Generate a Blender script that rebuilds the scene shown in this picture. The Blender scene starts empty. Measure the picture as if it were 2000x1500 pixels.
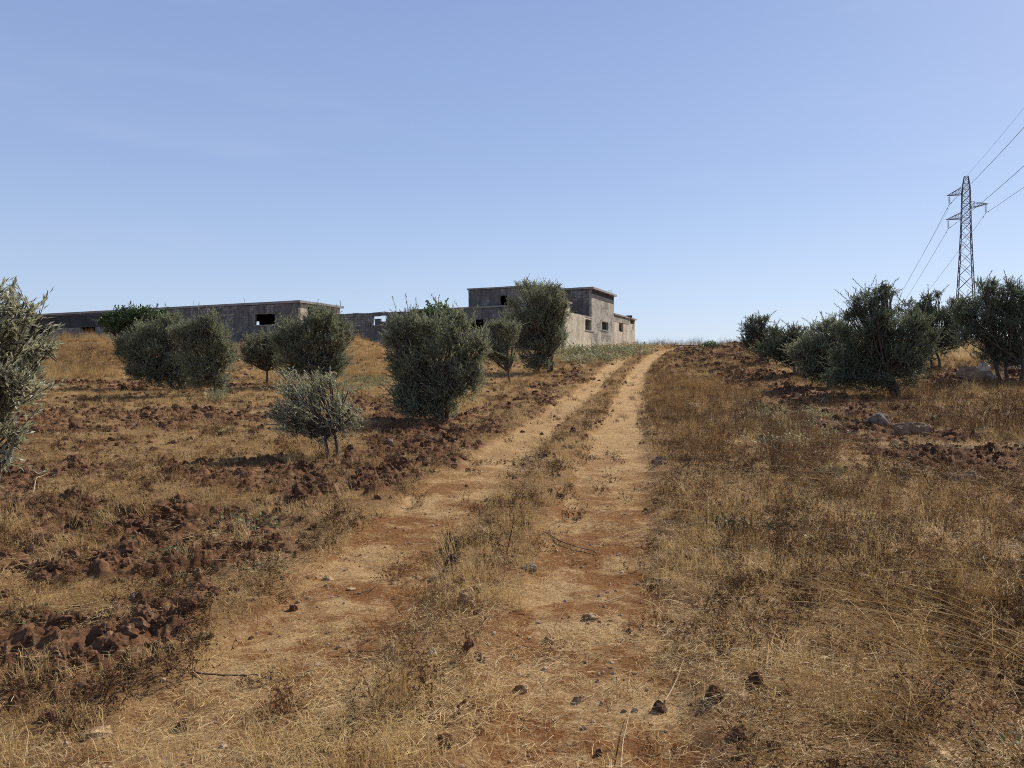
import bpy, bmesh, math, random
import numpy as np
from mathutils import Vector, Matrix, noise as mnoise

# ------------------------------------------------------------------ camera, sky, sun, exposure
S = bpy.context.scene
COL = S.collection
F, CX, HY = 1500.0, 1000.0, 740.0          # focal length, centre column and horizon row of the 2000x1500 photograph
cam_d = bpy.data.cameras.new("camera"); cam_d.sensor_width = 36.0; cam_d.lens = 27.0
cam_d.clip_start = 0.05; cam_d.clip_end = 12000
cam = bpy.data.objects.new("camera", cam_d); COL.objects.link(cam)
cam.location = (0, 0, 0); cam.rotation_euler = (math.radians(90 - 0.38), 0, 0)
S.camera = cam

SUN_AZ, SUN_EL = math.radians(49), math.radians(39)
W = bpy.data.worlds.new("World"); S.world = W; W.use_nodes = True
wn = W.node_tree; bg = wn.nodes['Background']
sky = wn.nodes.new('ShaderNodeTexSky'); sky.sky_type = 'NISHITA'; sky.sun_disc = False
sky.sun_elevation = SUN_EL; sky.sun_rotation = SUN_AZ
sky.air_density = 1.0; sky.dust_density = 0.7; sky.ozone_density = 2.2; sky.altitude = 100
# a pale summer haze in the sky itself: the physical sky mixed with a milky blue that depends on elevation
stc = wn.nodes.new('ShaderNodeTexCoord'); ssx = wn.nodes.new('ShaderNodeSeparateXYZ'); wn.links.new(stc.outputs['Generated'], ssx.inputs[0])
srp = wn.nodes.new('ShaderNodeValToRGB'); wn.links.new(ssx.outputs['Z'], srp.inputs[0])
el = srp.color_ramp.elements; el[0].position = 0.0; el[0].color = (4.4, 5.15, 6.7, 1); el[1].position = 1.0; el[1].color = (1.3, 1.75, 3.0, 1)
for p_, c_ in ((.10, (3.75, 4.7, 6.6, 1)), (.25, (2.75, 3.7, 6.0, 1)), (.44, (2.1, 2.95, 5.3, 1)), (.65, (1.6, 2.2, 4.0, 1))):
    e_ = el.new(p_); e_.color = c_
sgm = wn.nodes.new('ShaderNodeTexNoise'); sgm.inputs['Scale'].default_value = 2.2; sgm.inputs['Detail'].default_value = 6
smp = wn.nodes.new('ShaderNodeMapping'); smp.inputs['Scale'].default_value = (1, 1, 7); wn.links.new(stc.outputs['Generated'], smp.inputs[0]); wn.links.new(smp.outputs[0], sgm.inputs['Vector'])
scr = wn.nodes.new('ShaderNodeValToRGB'); wn.links.new(sgm.outputs[0], scr.inputs[0]); scr.color_ramp.elements[0].position = .52; scr.color_ramp.elements[1].position = .85
scr.color_ramp.elements[0].color = (0, 0, 0, 1); scr.color_ramp.elements[1].color = (.16, .16, .16, 1)
hs = wn.nodes.new('ShaderNodeMix'); hs.data_type = 'RGBA'; hs.inputs[0].default_value = 0.72
wn.links.new(sky.outputs[0], hs.inputs[6]); wn.links.new(srp.outputs[0], hs.inputs[7])
h2 = wn.nodes.new('ShaderNodeMix'); h2.data_type = 'RGBA'; wn.links.new(scr.outputs[0], h2.inputs[0]); wn.links.new(hs.outputs[2], h2.inputs[6]); h2.inputs[7].default_value = (5.2, 5.7, 6.7, 1)
wn.links.new(h2.outputs[2], bg.inputs['Color'])
bg.inputs['Strength'].default_value = 0.105

sd = bpy.data.lights.new("sun", 'SUN'); sd.energy = 4.6; sd.angle = math.radians(0.5); sd.color = (1.0, 0.93, 0.82)
sun = bpy.data.objects.new("sun", sd); COL.objects.link(sun)
sdir = Vector((math.sin(SUN_AZ) * math.cos(SUN_EL), math.cos(SUN_AZ) * math.cos(SUN_EL), math.sin(SUN_EL)))
sun.rotation_euler = sdir.to_track_quat('Z', 'Y').to_euler(); sun.location = (60, 40, 60)
S.view_settings.view_transform = 'Standard'; S.view_settings.look = 'None'
S.view_settings.gamma = 1.0; S.view_settings.exposure = 0.34
S.render.engine = 'CYCLES'; S.cycles.max_bounces = 6; S.cycles.diffuse_bounces = 3
S.cycles.transmission_bounces = 3; S.cycles.glossy_bounces = 2
S.cycles.use_denoising = False
S.cycles.pixel_filter_type = 'BLACKMAN_HARRIS'; S.cycles.filter_width = 1.0

rng = np.random.default_rng(7)
random.seed(7)

# ------------------------------------------------------------------ numeric noise and terrain
def _hash(ix, iy, seed):
    n = (ix.astype(np.int64) * 374761393 + iy.astype(np.int64) * 668265263 + seed * 974711) & 0xffffffff
    n = ((n ^ (n >> 13)) * 1274126177) & 0xffffffff
    n = (n ^ (n >> 16)) & 0xffffffff
    return n / 4294967295.0
def vnoise(x, y, seed=0):
    x = np.asarray(x, float); y = np.asarray(y, float)
    ix = np.floor(x); iy = np.floor(y); fx = x - ix; fy = y - iy
    fx = fx * fx * (3 - 2 * fx); fy = fy * fy * (3 - 2 * fy)
    a = _hash(ix, iy, seed); b = _hash(ix + 1, iy, seed); c = _hash(ix, iy + 1, seed); d = _hash(ix + 1, iy + 1, seed)
    return (a * (1 - fx) + b * fx) * (1 - fy) + (c * (1 - fx) + d * fx) * fy - 0.5
def fbm(x, y, sc, seed=0, octs=4):
    v = 0; a = 1.0
    for o in range(octs):
        v = v + a * vnoise(x * sc, y * sc, seed + o * 17); sc *= 2.03; a *= 0.5
    return v
def sstep(a, b, x):
    t = np.clip((np.asarray(x, float) - a) / (b - a), 0, 1); return t * t * (3 - 2 * t)

YC = [-500, 0, 3, 6, 8, 10, 12, 15, 20, 25, 30, 34, 38, 45, 52, 60, 70, 80, 90, 100, 130, 200, 400, 3500]
ZC = [-6, -1.5, -1.42, -1.3, -1.24, -1.15, -1.06, -.98, -.80, -.58, -.36, -.14, .15, .85, 1.6, 2.25, 2.95, 3.5, 3.95, 4.1, 3.6, 1.0, -6, -60]
YR = [0, 6, 12, 16, 20, 26, 32, 38, 45, 60, 75, 90, 130]
ZR = [0, 0, .06, .14, .24, .38, .60, .70, .70, .60, .30, .15, 0]
_ys = np.linspace(-500, 3500, 16001)
_k = np.ones(9) / 9
def smooth_tab(Y, Z):
    z = np.interp(_ys, Y, Z)
    k = np.ones(15) / 15
    z = np.convolve(np.pad(z, 14, mode='edge'), np.convolve(k, k), 'same')[14:-14]
    return z
_zc = smooth_tab(YC, ZC); _zr = smooth_tab(YR, ZR)
XRT_Y = [-10, 2.85, 3.72, 5.5, 7.5, 9.8, 12, 15, 20.4, 23.3, 29.5, 38, 43, 50, 57, 65, 75, 90, 130]
XRT_X = [-.6, .27, .42, .66, .95, 1.35, 1.71, 2.15, 3.0, 3.55, 4.65, 6.2, 7.3, 9.1, 11.2, 14.3, 19.5, 29, 55]
_xr = smooth_tab(XRT_Y, XRT_X)
def xr(Y): return np.interp(Y, _ys, _xr)
def xl(Y): return xr(Y) - np.interp(Y, [0, 3.0, 6, 30, 45, 60], [1.4, 1.48, 1.7, 1.7, 1.75, 1.9])
def ground0(X, Y):
    X = np.asarray(X, float); Y = np.asarray(Y, float)
    z = np.interp(Y, _ys, _zc)
    z = z + np.interp(Y, _ys, _zr) * sstep(1.0, 6.0, X - xr(Y))
    # grassed banks of dug earth in front of the ruin
    def bank(cx, cy, rx, ry, h, p=2.4):
        q = (np.abs((X - cx) / rx) ** p + np.abs((Y - cy) / ry) ** p)
        return h * np.exp(-q)
    z = z + bank(-12.3, 46, 5.0, 4.2, 1.65, 3.2) + bank(-26.3, 47, 4.6, 4.0, 1.25)
    z = z + bank(-36, 50, 7, 4.0, .8)
    return z
def relief(X, Y, plow, rut):
    dist = np.hypot(X, Y)
    z = 0.10 * fbm(X, Y, .35, 3, 3) + .045 * fbm(X, Y, 1.6, 5, 3)
    z = z - .085 * rut
    a = np.abs(fbm(X, Y, 3.2, 11, 4)); b = fbm(X + 31, Y, 7.5, 19, 3)
    cl = np.clip(fbm(X, Y, 2.1, 41, 4) * 1.5 + .05, 0, 1) ** 1.1
    c2 = fbm(X, Y + 9, 16, 23, 3); hollow = np.clip(fbm(X + 5, Y, 1.9, 49, 3) * 1.6 - .25, 0, 1)
    z = z + plow * (.09 * cl - .08 * a + .085 * b + .06 * c2 - .20 * hollow)
    z = z + (1 - plow) * (1 - .5 * rut) * .022 * b
    return z
def gpt(px, py):
    """where the line of sight through a pixel of the photograph meets the ground"""
    dx, dz = (px - CX) / F, (HY - py) / F
    t = np.concatenate([np.linspace(1.5, 30, 3000), np.linspace(30, 110, 3000)])
    g = ground0(dx * t, t) - dz * t
    i = np.argmax(g >= 0) if (g >= 0).any() else len(t) - 1
    Y = t[i]; return float(dx * Y), float(Y)
def at(px, py, Y): return ((px - CX) / F * Y, Y, (HY - py) / F * Y)

def inpoly(X, Y, poly):
    r = np.zeros(X.shape, bool); n = len(poly); j = n - 1
    for i in range(n):
        xi, yi = poly[i]; xj, yj = poly[j]
        if yi != yj:
            c = ((yi > Y) != (yj > Y)) & (X < (xj - xi) * (Y - yi) / (yj - yi) + xi); r ^= c
        j = i
    return r
def zone(pix): return [gpt(*p) for p in pix]
PLOW = [zone(p) for p in [
    [(-250, 905), (0, 900), (420, 905), (480, 880), (690, 900), (640, 985), (520, 1040), (300, 1035), (-250, 1030)],
    [(-300, 1085), (0, 1085), (180, 1080), (420, 1075), (560, 1090), (420, 1160), (330, 1280), (120, 1340), (-300, 1320)],
    [(690, 900), (700, 830), (860, 815), (960, 790), (1040, 760), (1120, 712), (1140, 722), (1060, 790), (960, 850), (880, 910), (800, 960), (700, 985), (640, 960)],
    [(-300, 835), (100, 800), (300, 797), (520, 800), (520, 822), (380, 838), (120, 845), (-300, 860)],
    [(80, 744), (350, 742), (480, 752), (420, 764), (180, 762), (80, 755)],
    [(720, 820), (690, 775), (740, 770), (800, 800), (780, 840)],
    [(1300, 668), (1450, 668), (1470, 695), (1620, 765), (1720, 780), (1850, 825), (1960, 870), (2150, 900), (2150, 935), (1880, 935), (1700, 895), (1620, 855), (1490, 800), (1400, 740), (1310, 700)],
    [(1740, 738), (1850, 722), (2100, 712), (2200, 722), (2100, 748), (1880, 752), (1780, 755)],
    [(830, 1030), (900, 1030), (915, 1110), (880, 1130), (850, 1090)],
    [(-400, 900), (560, 900), (620, 1040), (560, 1090), (430, 1170), (340, 1290), (100, 1430), (-400, 1430)],
    [(100, 775), (700, 770), (720, 900), (-300, 900), (-300, 800)],
]]
def zones(X, Y):
    """rut, plow (bare clods), grass (pale standing straw), brown (dry weeds) masks"""
    j = .55 * np.clip(np.hypot(X, Y) / 9, .3, 2.2)
    Xj = X + j * fbm(X, Y, 1.3, 60, 4); Yj = Y + 1.4 * j * fbm(X, Y, 1.1, 70, 4)
    pl = np.zeros(X.shape)
    for k, p in enumerate(PLOW): pl = np.maximum(pl, inpoly(Xj, Yj, p) * (1.0 if k < 8 else (.7, .72, .16)[k - 8]))
    pl = pl * sstep(-.30, .05, fbm(X, Y, 1.0, 83, 4) + .10)
    e = .10 * fbm(X, Y, 3, 90, 3) + .10 * fbm(X, Y, .7, 97, 2)
    dr = np.abs(X - xr(Y) + .05) + e; dl = np.abs(X - xl(Y)) + e
    hw = np.interp(Y, [0, 4, 8, 40, 70], [.44, .48, .50, .47, .55])
    rut = np.maximum(1 - sstep(hw * .72, hw * 1.25, dr), .97 * (.72 + .28 * sstep(3.0, 4.6, Y)) * (1 - sstep(hw * .7, hw * 1.2, dl)))
    rut = rut * (1 - sstep(62, 70, Y)) * (Y > 0)
    pl = pl * (1 - rut)
    right = sstep(.25, .9, X - xr(Y))
    # standing dry weeds: everything right of the track, the strip between the wheels, the verge left of it
    brown = np.maximum(right, (X > xl(Y)) * (X < xr(Y)) * 1.0)
    brown = np.maximum(brown, .7 * (X < xl(Y)) * (X > xl(Y) - 1.1 - .06 * Y))
    brown = brown * (1 - pl) * (1 - rut)
    grass = (1 - brown) * (1 - pl) * (1 - rut)
    return rut, pl, grass, brown
def gz(X, Y):
    X = np.atleast_1d(np.asarray(X, float)); Y = np.atleast_1d(np.asarray(Y, float))
    r, p, g, b = zones(X, Y)
    return ground0(X, Y) + relief(X, Y, p, r)
def gz1(x, y): return float(gz(x, y)[0])

# ------------------------------------------------------------------ object helpers
def tag(o, label=None, cat=None, group=None, kind=None):
    if label: o['label'] = label
    if cat: o['category'] = cat
    if group: o['group'] = group
    if kind: o['kind'] = kind
    return o
def empty(name, loc=(0, 0, 0), rz=0):
    o = bpy.data.objects.new(name, None); COL.objects.link(o); o.location = loc; o.rotation_euler = (0, 0, rz)
    o.empty_display_size = .2
    return o
def mesh_np(name, V, Fq, mat=None, parent=None, uv=None, smooth=False, mats=None, midx=None, link=True):
    """V (n,3); Fq list of index arrays, (m,3) or (m,4)"""
    me = bpy.data.meshes.new(name)
    V = np.asarray(V, np.float32)
    if isinstance(Fq, np.ndarray): Fq = [Fq]
    Fq = [np.asarray(f, np.int32) for f in Fq if len(f)]
    nl = sum(f.size for f in Fq); nf = sum(len(f) for f in Fq)
    me.vertices.add(len(V)); me.vertices.foreach_set('co', V.ravel())
    me.loops.add(nl); me.loops.foreach_set('vertex_index', np.concatenate([f.ravel() for f in Fq]))
    me.polygons.add(nf)
    tot = np.concatenate([np.full(len(f), f.shape[1], np.int32) for f in Fq])
    st = np.concatenate([[0], np.cumsum(tot)[:-1]]).astype(np.int32)
    me.polygons.foreach_set('loop_start', st)
    try: me.polygons.foreach_set('loop_total', tot)
    except Exception: pass
    if uv is not None:
        ul = me.uv_layers.new(name='UVMap'); ul.data.foreach_set('uv', np.asarray(uv, np.float32).ravel())
    for m in (mats or ([mat] if mat else [])): me.materials.append(m)
    if midx is not None: me.polygons.foreach_set('material_index', np.asarray(midx, np.int32))
    me.update(calc_edges=True)
    me.polygons.foreach_set('use_smooth', np.full(nf, smooth, bool))
    o = bpy.data.objects.new(name, me)
    if link: COL.objects.link(o)
    if parent is not None: o.parent = parent
    return o
class MB:
    """collects pieces and links them as one mesh object"""
    def __init__(s): s.V = []; s.F4 = []; s.F3 = []; s.n = 0
    def add(s, V, F):
        V = np.asarray(V, float).reshape(-1, 3); F = np.asarray(F, int)
        if F.shape[1] == 4: s.F4.append(F + s.n)
        else: s.F3.append(F + s.n)
        s.V.append(V); s.n += len(V)
    def box(s, c, h, M=None):
        c = np.array(c, float); V = []
        for x in (-1, 1):
            for y in (-1, 1):
                for z in (-1, 1): V.append([x * h[0], y * h[1], z * h[2]])
        V = np.array(V, float)
        if M is not None: V = V @ np.array(M).T
        s.add(V + c, [[0, 1, 3, 2], [4, 6, 7, 5], [0, 4, 5, 1], [2, 3, 7, 6], [0, 2, 6, 4], [1, 5, 7, 3]])
    def tube(s, P, R, n=6, cap=True):
        P = np.asarray(P, float); R = np.broadcast_to(np.asarray(R, float), (len(P),))
        T = np.gradient(P, axis=0); T /= np.linalg.norm(T, axis=1)[:, None] + 1e-9
        a = np.array([0, 0, 1.0]) if abs(T[0][2]) < .9 else np.array([1.0, 0, 0])
        V = []
        for p, t, r in zip(P, T, R):
            u = np.cross(t, a); u /= np.linalg.norm(u) + 1e-9; w = np.cross(t, u); a = np.cross(u, t) if False else a
            for k in range(n):
                an = 2 * math.pi * k / n; V.append(p + r * (math.cos(an) * u + math.sin(an) * w))
        Fc = []
        for i in range(len(P) - 1):
            for k in range(n):
                Fc.append([i * n + k, i * n + (k + 1) % n, (i + 1) * n + (k + 1) % n, (i + 1) * n + k])
        s.add(V, Fc)
        if cap and n == 4:
            s.add(V[:4], [[0, 1, 2, 3]]); s.add(V[-4:], [[3, 2, 1, 0]])
    def build(s, name, mat, parent=None, smooth=False, link=True):
        Fs = []
        if s.F4: Fs.append(np.concatenate(s.F4))
        if s.F3: Fs.append(np.concatenate(s.F3))
        return mesh_np(name, np.concatenate(s.V), Fs, mat, parent, smooth=smooth, link=link)

# ------------------------------------------------------------------ materials
def newmat(name):
    m = bpy.data.materials.new(name); m.use_nodes = True
    nt = m.node_tree; b = nt.nodes['Principled BSDF']; b.inputs['Roughness'].default_value = .9
    b.inputs['Specular IOR Level'].default_value = .2
    return m, nt, b
def N(nt, t, **k):
    n = nt.nodes.new(t)
    for a, v in k.items():
        if a.startswith('i_'):
            key = a[2:]; key = int(key) if key.isdigit() else key.replace('_', ' ')
            n.inputs[key].default_value = v
        else: setattr(n, a, v)
    return n
def ramp(nt, src, stops, interp='LINEAR'):
    r = nt.nodes.new('ShaderNodeValToRGB'); r.color_ramp.interpolation = interp
    e = r.color_ramp.elements
    while len(e) > 1: e.remove(e[-1])
    e[0].position = stops[0][0]; c = stops[0][1]; e[0].color = (*c, 1) if len(c) == 3 else c
    for p, c in stops[1:]:
        x = e.new(p); x.color = (*c, 1) if len(c) == 3 else c
    if src is not None: nt.links.new(src, r.inputs[0])
    return r
def mix(nt, fac, a, b, mode='MIX'):
    m = nt.nodes.new('ShaderNodeMix'); m.data_type = 'RGBA'; m.blend_type = mode
    for sock, v in ((m.inputs[0], fac), (m.inputs[6], a), (m.inputs[7], b)):
        if hasattr(v, 'is_linked'): nt.links.new(v, sock)
        elif isinstance(v, (int, float)): sock.default_value = v
        else: sock.default_value = (*v, 1)
    return m.outputs[2]
def math_n(nt, op, a, b=None, clamp=False):
    m = nt.nodes.new('ShaderNodeMath'); m.operation = op; m.use_clamp = clamp
    for i, v in enumerate((a, b)):
        if v is None: continue
        if hasattr(v, 'is_linked'): nt.links.new(v, m.inputs[i])
        else: m.inputs[i].default_value = v
    return m.outputs[0]
def noise_n(nt, vec, scale, detail=4, rough=.6, dist=0):
    n = nt.nodes.new('ShaderNodeTexNoise'); n.inputs['Scale'].default_value = scale
    n.inputs['Detail'].default_value = detail; n.inputs['Roughness'].default_value = rough; n.inputs['Distortion'].default_value = dist
    if vec is not None: nt.links.new(vec, n.inputs['Vector'])
    return n

def ground_mat():
    m, nt, b = newmat("dry_earth"); L = nt.links
    geo = N(nt, 'ShaderNodeNewGeometry'); P = geo.outputs['Position']
    A = {k: N(nt, 'ShaderNodeAttribute', attribute_name=k).outputs['Fac'] for k in ('rut', 'plow', 'grass', 'brown', 'worn')}
    n1 = noise_n(nt, P, 1.1, 5, .65); n2 = noise_n(nt, P, 7, 6, .7); n3 = noise_n(nt, P, 55, 5, .75); n4 = noise_n(nt, P, 260, 2, .7)
    soil = ramp(nt, n2.outputs[0], [(.32, (.080, .040, .022)), (.5, (.175, .088, .046)), (.68, (.30, .175, .098))]).outputs[0]
    ochre = ramp(nt, n3.outputs[0], [(.3, (.26, .145, .06)), (.5, (.50, .32, .15)), (.72, (.70, .52, .29))]).outputs[0]
    straw = ramp(nt, n3.outputs[0], [(.3, (.17, .09, .036)), (.52, (.36, .22, .095)), (.72, (.58, .42, .22))]).outputs[0]
    brn = ramp(nt, n3.outputs[0], [(.32, (.13, .062, .024)), (.52, (.32, .18, .075)), (.75, (.56, .38, .19))]).outputs[0]
    # ruts: red soil where worn, pale trodden straw elsewhere
    w = ramp(nt, n1.outputs[0], [(.40, (0, 0, 0)), (.60, (1, 1, 1))]).outputs[0]
    n5 = noise_n(nt, P, 1.9, 7, .75)
    w2 = ramp(nt, n5.outputs[0], [(.42, (0, 0, 0)), (.54, (1, 1, 1))]).outputs[0]
    redrut = ramp(nt, n3.outputs[0], [(.3, (.13, .052, .018)), (.55, (.28, .13, .05)), (.75, (.46, .28, .13))]).outputs[0]
    rutc = mix(nt, math_n(nt, 'MULTIPLY', w2, A['worn']), ochre, redrut)
    c = mix(nt, A['grass'], soil, straw)
    c = mix(nt, A['brown'], c, brn)
    soilpatch = math_n(nt, 'MULTIPLY', w2, .45)
    c = mix(nt, soilpatch, c, soil)
    c = mix(nt, A['rut'], c, rutc)
    c = mix(nt, A['plow'], c, soil)
    peb = ramp(nt, n4.outputs[0], [(.66, (0, 0, 0)), (.74, (.7, .7, .7))]).outputs[0]
    c = mix(nt, peb, c, (.45, .33, .2))
    L.new(c, b.inputs['Base Color'])
    bp = N(nt, 'ShaderNodeBump'); bp.inputs['Strength'].default_value = .9; bp.inputs['Distance'].default_value = .03
    h = math_n(nt, 'ADD', n3.outputs[0], math_n(nt, 'MULTIPLY', n4.outputs[0], .35))
    L.new(h, bp.inputs['Height']); L.new(bp.outputs[0], b.inputs['Normal'])
    b.inputs['Roughness'].default_value = 1.0; b.inputs['Specular IOR Level'].default_value = .05
    return m

def tint_mat(name, stops, trans=.35, rough=.7, spec=.25, attr='tint', noise_sc=None, back=None):
    """thin plant matter: colour picked by a per-piece attribute, some light passes through"""
    m, nt, b = newmat(name); L = nt.links
    a = N(nt, 'ShaderNodeAttribute', attribute_name=attr); a.attribute_type = 'INSTANCER' if attr == 'tint' else 'GEOMETRY'
    f = a.outputs['Fac']
    if noise_sc:
        geo = N(nt, 'ShaderNodeNewGeometry'); n = noise_n(nt, geo.outputs['Position'], noise_sc, 3, .6)
        f = math_n(nt, 'ADD', math_n(nt, 'MULTIPLY', f, .55), math_n(nt, 'SUBTRACT', math_n(nt, 'MULTIPLY', n.outputs[0], 1.1), .3), True)
    c = ramp(nt, f, stops).outputs[0]
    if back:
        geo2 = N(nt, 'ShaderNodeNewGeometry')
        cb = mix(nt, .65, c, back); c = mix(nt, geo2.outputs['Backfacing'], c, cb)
    L.new(c, b.inputs['Base Color']); b.inputs['Roughness'].default_value = rough; b.inputs['Specular IOR Level'].default_value = spec
    if trans:
        t = N(nt, 'ShaderNodeBsdfTranslucent'); L.new(mix(nt, 1.0, c, (1.12, 1.12, .88), 'MULTIPLY') if back else c, t.inputs[0])
        ms = N(nt, 'ShaderNodeMixShader'); ms.inputs[0].default_value = trans
        L.new(b.outputs[0], ms.inputs[1]); L.new(t.outputs[0], ms.inputs[2]); L.new(ms.outputs[0], nt.nodes['Material Output'].inputs[0])
    return m
M = {}
M['ground'] = ground_mat()
M['straw'] = tint_mat('dry_straw', [(0, (.21, .10, .030)), (.35, (.45, .29, .11)), (.7, (.70, .515, .24)), (1, (.80, .665, .40))], .35, .55, .35)
M['brown'] = tint_mat('dry_brown_weed', [(0, (.030, .015, .007)), (.4, (.105, .050, .020)), (.75, (.28, .15, .055)), (1, (.52, .34, .15))], .15, .7)
M['weed'] = tint_mat('dusty_green_weed', [(0, (.07, .08, .03)), (.5, (.16, .17, .075)), (1, (.33, .32, .17))], .3, .6)
M['clod'] = tint_mat('earth_clod', [(0, (.045, .024, .015)), (.5, (.11, .055, .030)), (.85, (.25, .15, .088)), (1, (.42, .30, .19))], 0, 1, .05, noise_sc=18)
M['pebble'] = tint_mat('pebble_stone', [(0, (.16, .08, .04)), (.5, (.32, .2, .12)), (1, (.5, .4, .3))], 0, .9, .2)
M['olive'] = tint_mat('olive_leaf', [(0, (.070, .076, .042)), (.45, (.19, .198, .12)), (.8, (.37, .37, .25)), (1, (.60, .59, .43))], .36, .46, .5, attr='lt', back=(.24, .26, .19))  # olive ramps end bright: leaf highlights painted into the colour of the palest leaves
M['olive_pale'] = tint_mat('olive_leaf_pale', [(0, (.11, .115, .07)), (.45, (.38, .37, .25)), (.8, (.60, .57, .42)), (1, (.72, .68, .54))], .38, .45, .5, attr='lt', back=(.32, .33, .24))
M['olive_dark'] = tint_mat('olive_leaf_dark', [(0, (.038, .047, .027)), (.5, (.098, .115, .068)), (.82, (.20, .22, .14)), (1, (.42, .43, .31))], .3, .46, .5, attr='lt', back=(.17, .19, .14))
M['broad'] = tint_mat('broad_green_leaf', [(0, (.035, .06, .025)), (.5, (.075, .12, .045)), (1, (.15, .21, .09))], .3, .45, .4, attr='lt')
M['bright'] = tint_mat('bright_green_leaf', [(0, (.04, .075, .025)), (.5, (.09, .15, .05)), (1, (.18, .26, .10))], .3, .5, .4, attr='lt')

def bark_mat():
    m, nt, b = newmat('olive_bark')
    tc = N(nt, 'ShaderNodeTexCoord'); mp = N(nt, 'ShaderNodeMapping'); mp.inputs['Scale'].default_value = (22, 22, 5)
    nt.links.new(tc.outputs['Object'], mp.inputs[0]); n = noise_n(nt, mp.outputs[0], 1.6, 6, .7)
    nt.links.new(ramp(nt, n.outputs[0], [(.3, (.035, .026, .02)), (.55, (.12, .095, .075)), (.75, (.24, .20, .165))]).outputs[0], b.inputs['Base Color'])
    bp = N(nt, 'ShaderNodeBump'); bp.inputs['Strength'].default_value = .8; bp.inputs['Distance'].default_value = .02
    nt.links.new(n.outputs[0], bp.inputs['Height']); nt.links.new(bp.outputs[0], b.inputs['Normal'])
    return m
M['bark'] = bark_mat()
def stone_mat(name, c0, c1, c2):
    m, nt, b = newmat(name)
    tc = N(nt, 'ShaderNodeTexCoord'); n = noise_n(nt, tc.outputs['Object'], 6, 7, .7); n2 = noise_n(nt, tc.outputs['Object'], 40, 5, .7)
    c = ramp(nt, n.outputs[0], [(.32, c0), (.5, c1), (.68, c2)]).outputs[0]
    d = ramp(nt, n2.outputs[0], [(.35, (.45, .42, .4)), (.55, (1, 1, 1))]).outputs[0]
    nt.links.new(mix(nt, .8, c, d, 'MULTIPLY'), b.inputs['Base Color'])
    bp = N(nt, 'ShaderNodeBump'); bp.inputs['Strength'].default_value = .9; bp.inputs['Distance'].default_value = .03
    nt.links.new(math_n(nt, 'ADD', n.outputs[0], math_n(nt, 'MULTIPLY', n2.outputs[0], .4)), bp.inputs['Height']); nt.links.new(bp.outputs[0], b.inputs['Normal'])
    return m
M['stone_tan'] = stone_mat('tan_stone', (.13, .07, .04), (.28, .17, .10), (.42, .29, .18))
M['stone_grey'] = stone_mat('grey_stone', (.12, .085, .06), (.24, .18, .135), (.38, .30, .22))
M['stone_white'] = stone_mat('pale_stone', (.32, .27, .21), (.56, .48, .39), (.70, .62, .52))
M['stone_red'] = stone_mat('red_earth_stone', (.07, .035, .02), (.17, .085, .045), (.32, .19, .11))
M['stone_rut'] = stone_mat('dusty_ochre_stone', (.24, .14, .07), (.42, .27, .14), (.56, .40, .24))
M['stone_dark'] = stone_mat('dark_clod', (.05, .028, .018), (.11, .062, .038), (.20, .12, .075))

def wall_mat(name, block, plaster, stain, cover, seed=0):
    """weathered render over hollow concrete blocks: UV is metres along and up the wall"""
    m, nt, b = newmat(name); L = nt.links
    uv = N(nt, 'ShaderNodeUVMap'); uv.uv_map = 'UVMap'
    off = N(nt, 'ShaderNodeMapping'); off.inputs['Location'].default_value = (seed * 7.3, seed * 3.1, 0); L.new(uv.outputs[0], off.inputs[0])
    V = off.outputs[0]
    br = N(nt, 'ShaderNodeTexBrick'); L.new(V, br.inputs['Vector'])
    br.inputs['Scale'].default_value = 1.0; br.inputs['Brick Width'].default_value = .42; br.inputs['Row Height'].default_value = .22
    br.inputs['Mortar Size'].default_value = .016; br.inputs['Mortar Smooth'].default_value = .3
    br.inputs['Color1'].default_value = (*block, 1); br.inputs['Color2'].default_value = (block[0] * .72, block[1] * .72, block[2] * .74, 1)
    br.inputs['Mortar'].default_value = (block[0] * .35, block[1] * .35, block[2] * .35, 1)
    n = noise_n(nt, V, .55, 6, .65, .4); nf = noise_n(nt, V, 6, 6, .75); nm = noise_n(nt, V, 1.7, 5, .7)
    pm = ramp(nt, n.outputs[0], [(cover - .03, (0, 0, 0)), (cover + .03, (1, 1, 1))]).outputs[0]
    pl = mix(nt, nf.outputs[0], tuple(x * .72 for x in plaster), tuple(min(1, x * 1.25) for x in plaster))
    brc = mix(nt, .6, br.outputs['Color'], ramp(nt, nf.outputs[0], [(.3, (.5, .5, .5)), (.7, (1.3, 1.3, 1.3))]).outputs[0], 'MULTIPLY')
    c = mix(nt, pm, pl, brc)
    st = N(nt, 'ShaderNodeMapping'); st.inputs['Scale'].default_value = (2.8, .22, 1); L.new(V, st.inputs[0])
    sn = noise_n(nt, st.outputs[0], 1.0, 6, .7)
    sm = ramp(nt, sn.outputs[0], [(.42, (0, 0, 0)), (.66, (1, 1, 1))]).outputs[0]
    c = mix(nt, math_n(nt, 'MULTIPLY', sm, .62), c, stain)
    bl = ramp(nt, nm.outputs[0], [(.35, (.62, .62, .64)), (.6, (1, 1, 1)), (.8, (1.18, 1.16, 1.1))]).outputs[0]
    c = mix(nt, .8, c, bl, 'MULTIPLY')
    L.new(c, b.inputs['Base Color'])
    bp = N(nt, 'ShaderNodeBump'); bp.inputs['Strength'].default_value = .7; bp.inputs['Distance'].default_value = .03
    h = math_n(nt, 'ADD', math_n(nt, 'MULTIPLY', br.outputs['Fac'], math_n(nt, 'MULTIPLY', pm, -1.0)), nf.outputs[0])
    L.new(h, bp.inputs['Height']); L.new(bp.outputs[0], b.inputs['Normal'])
    return m
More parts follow.
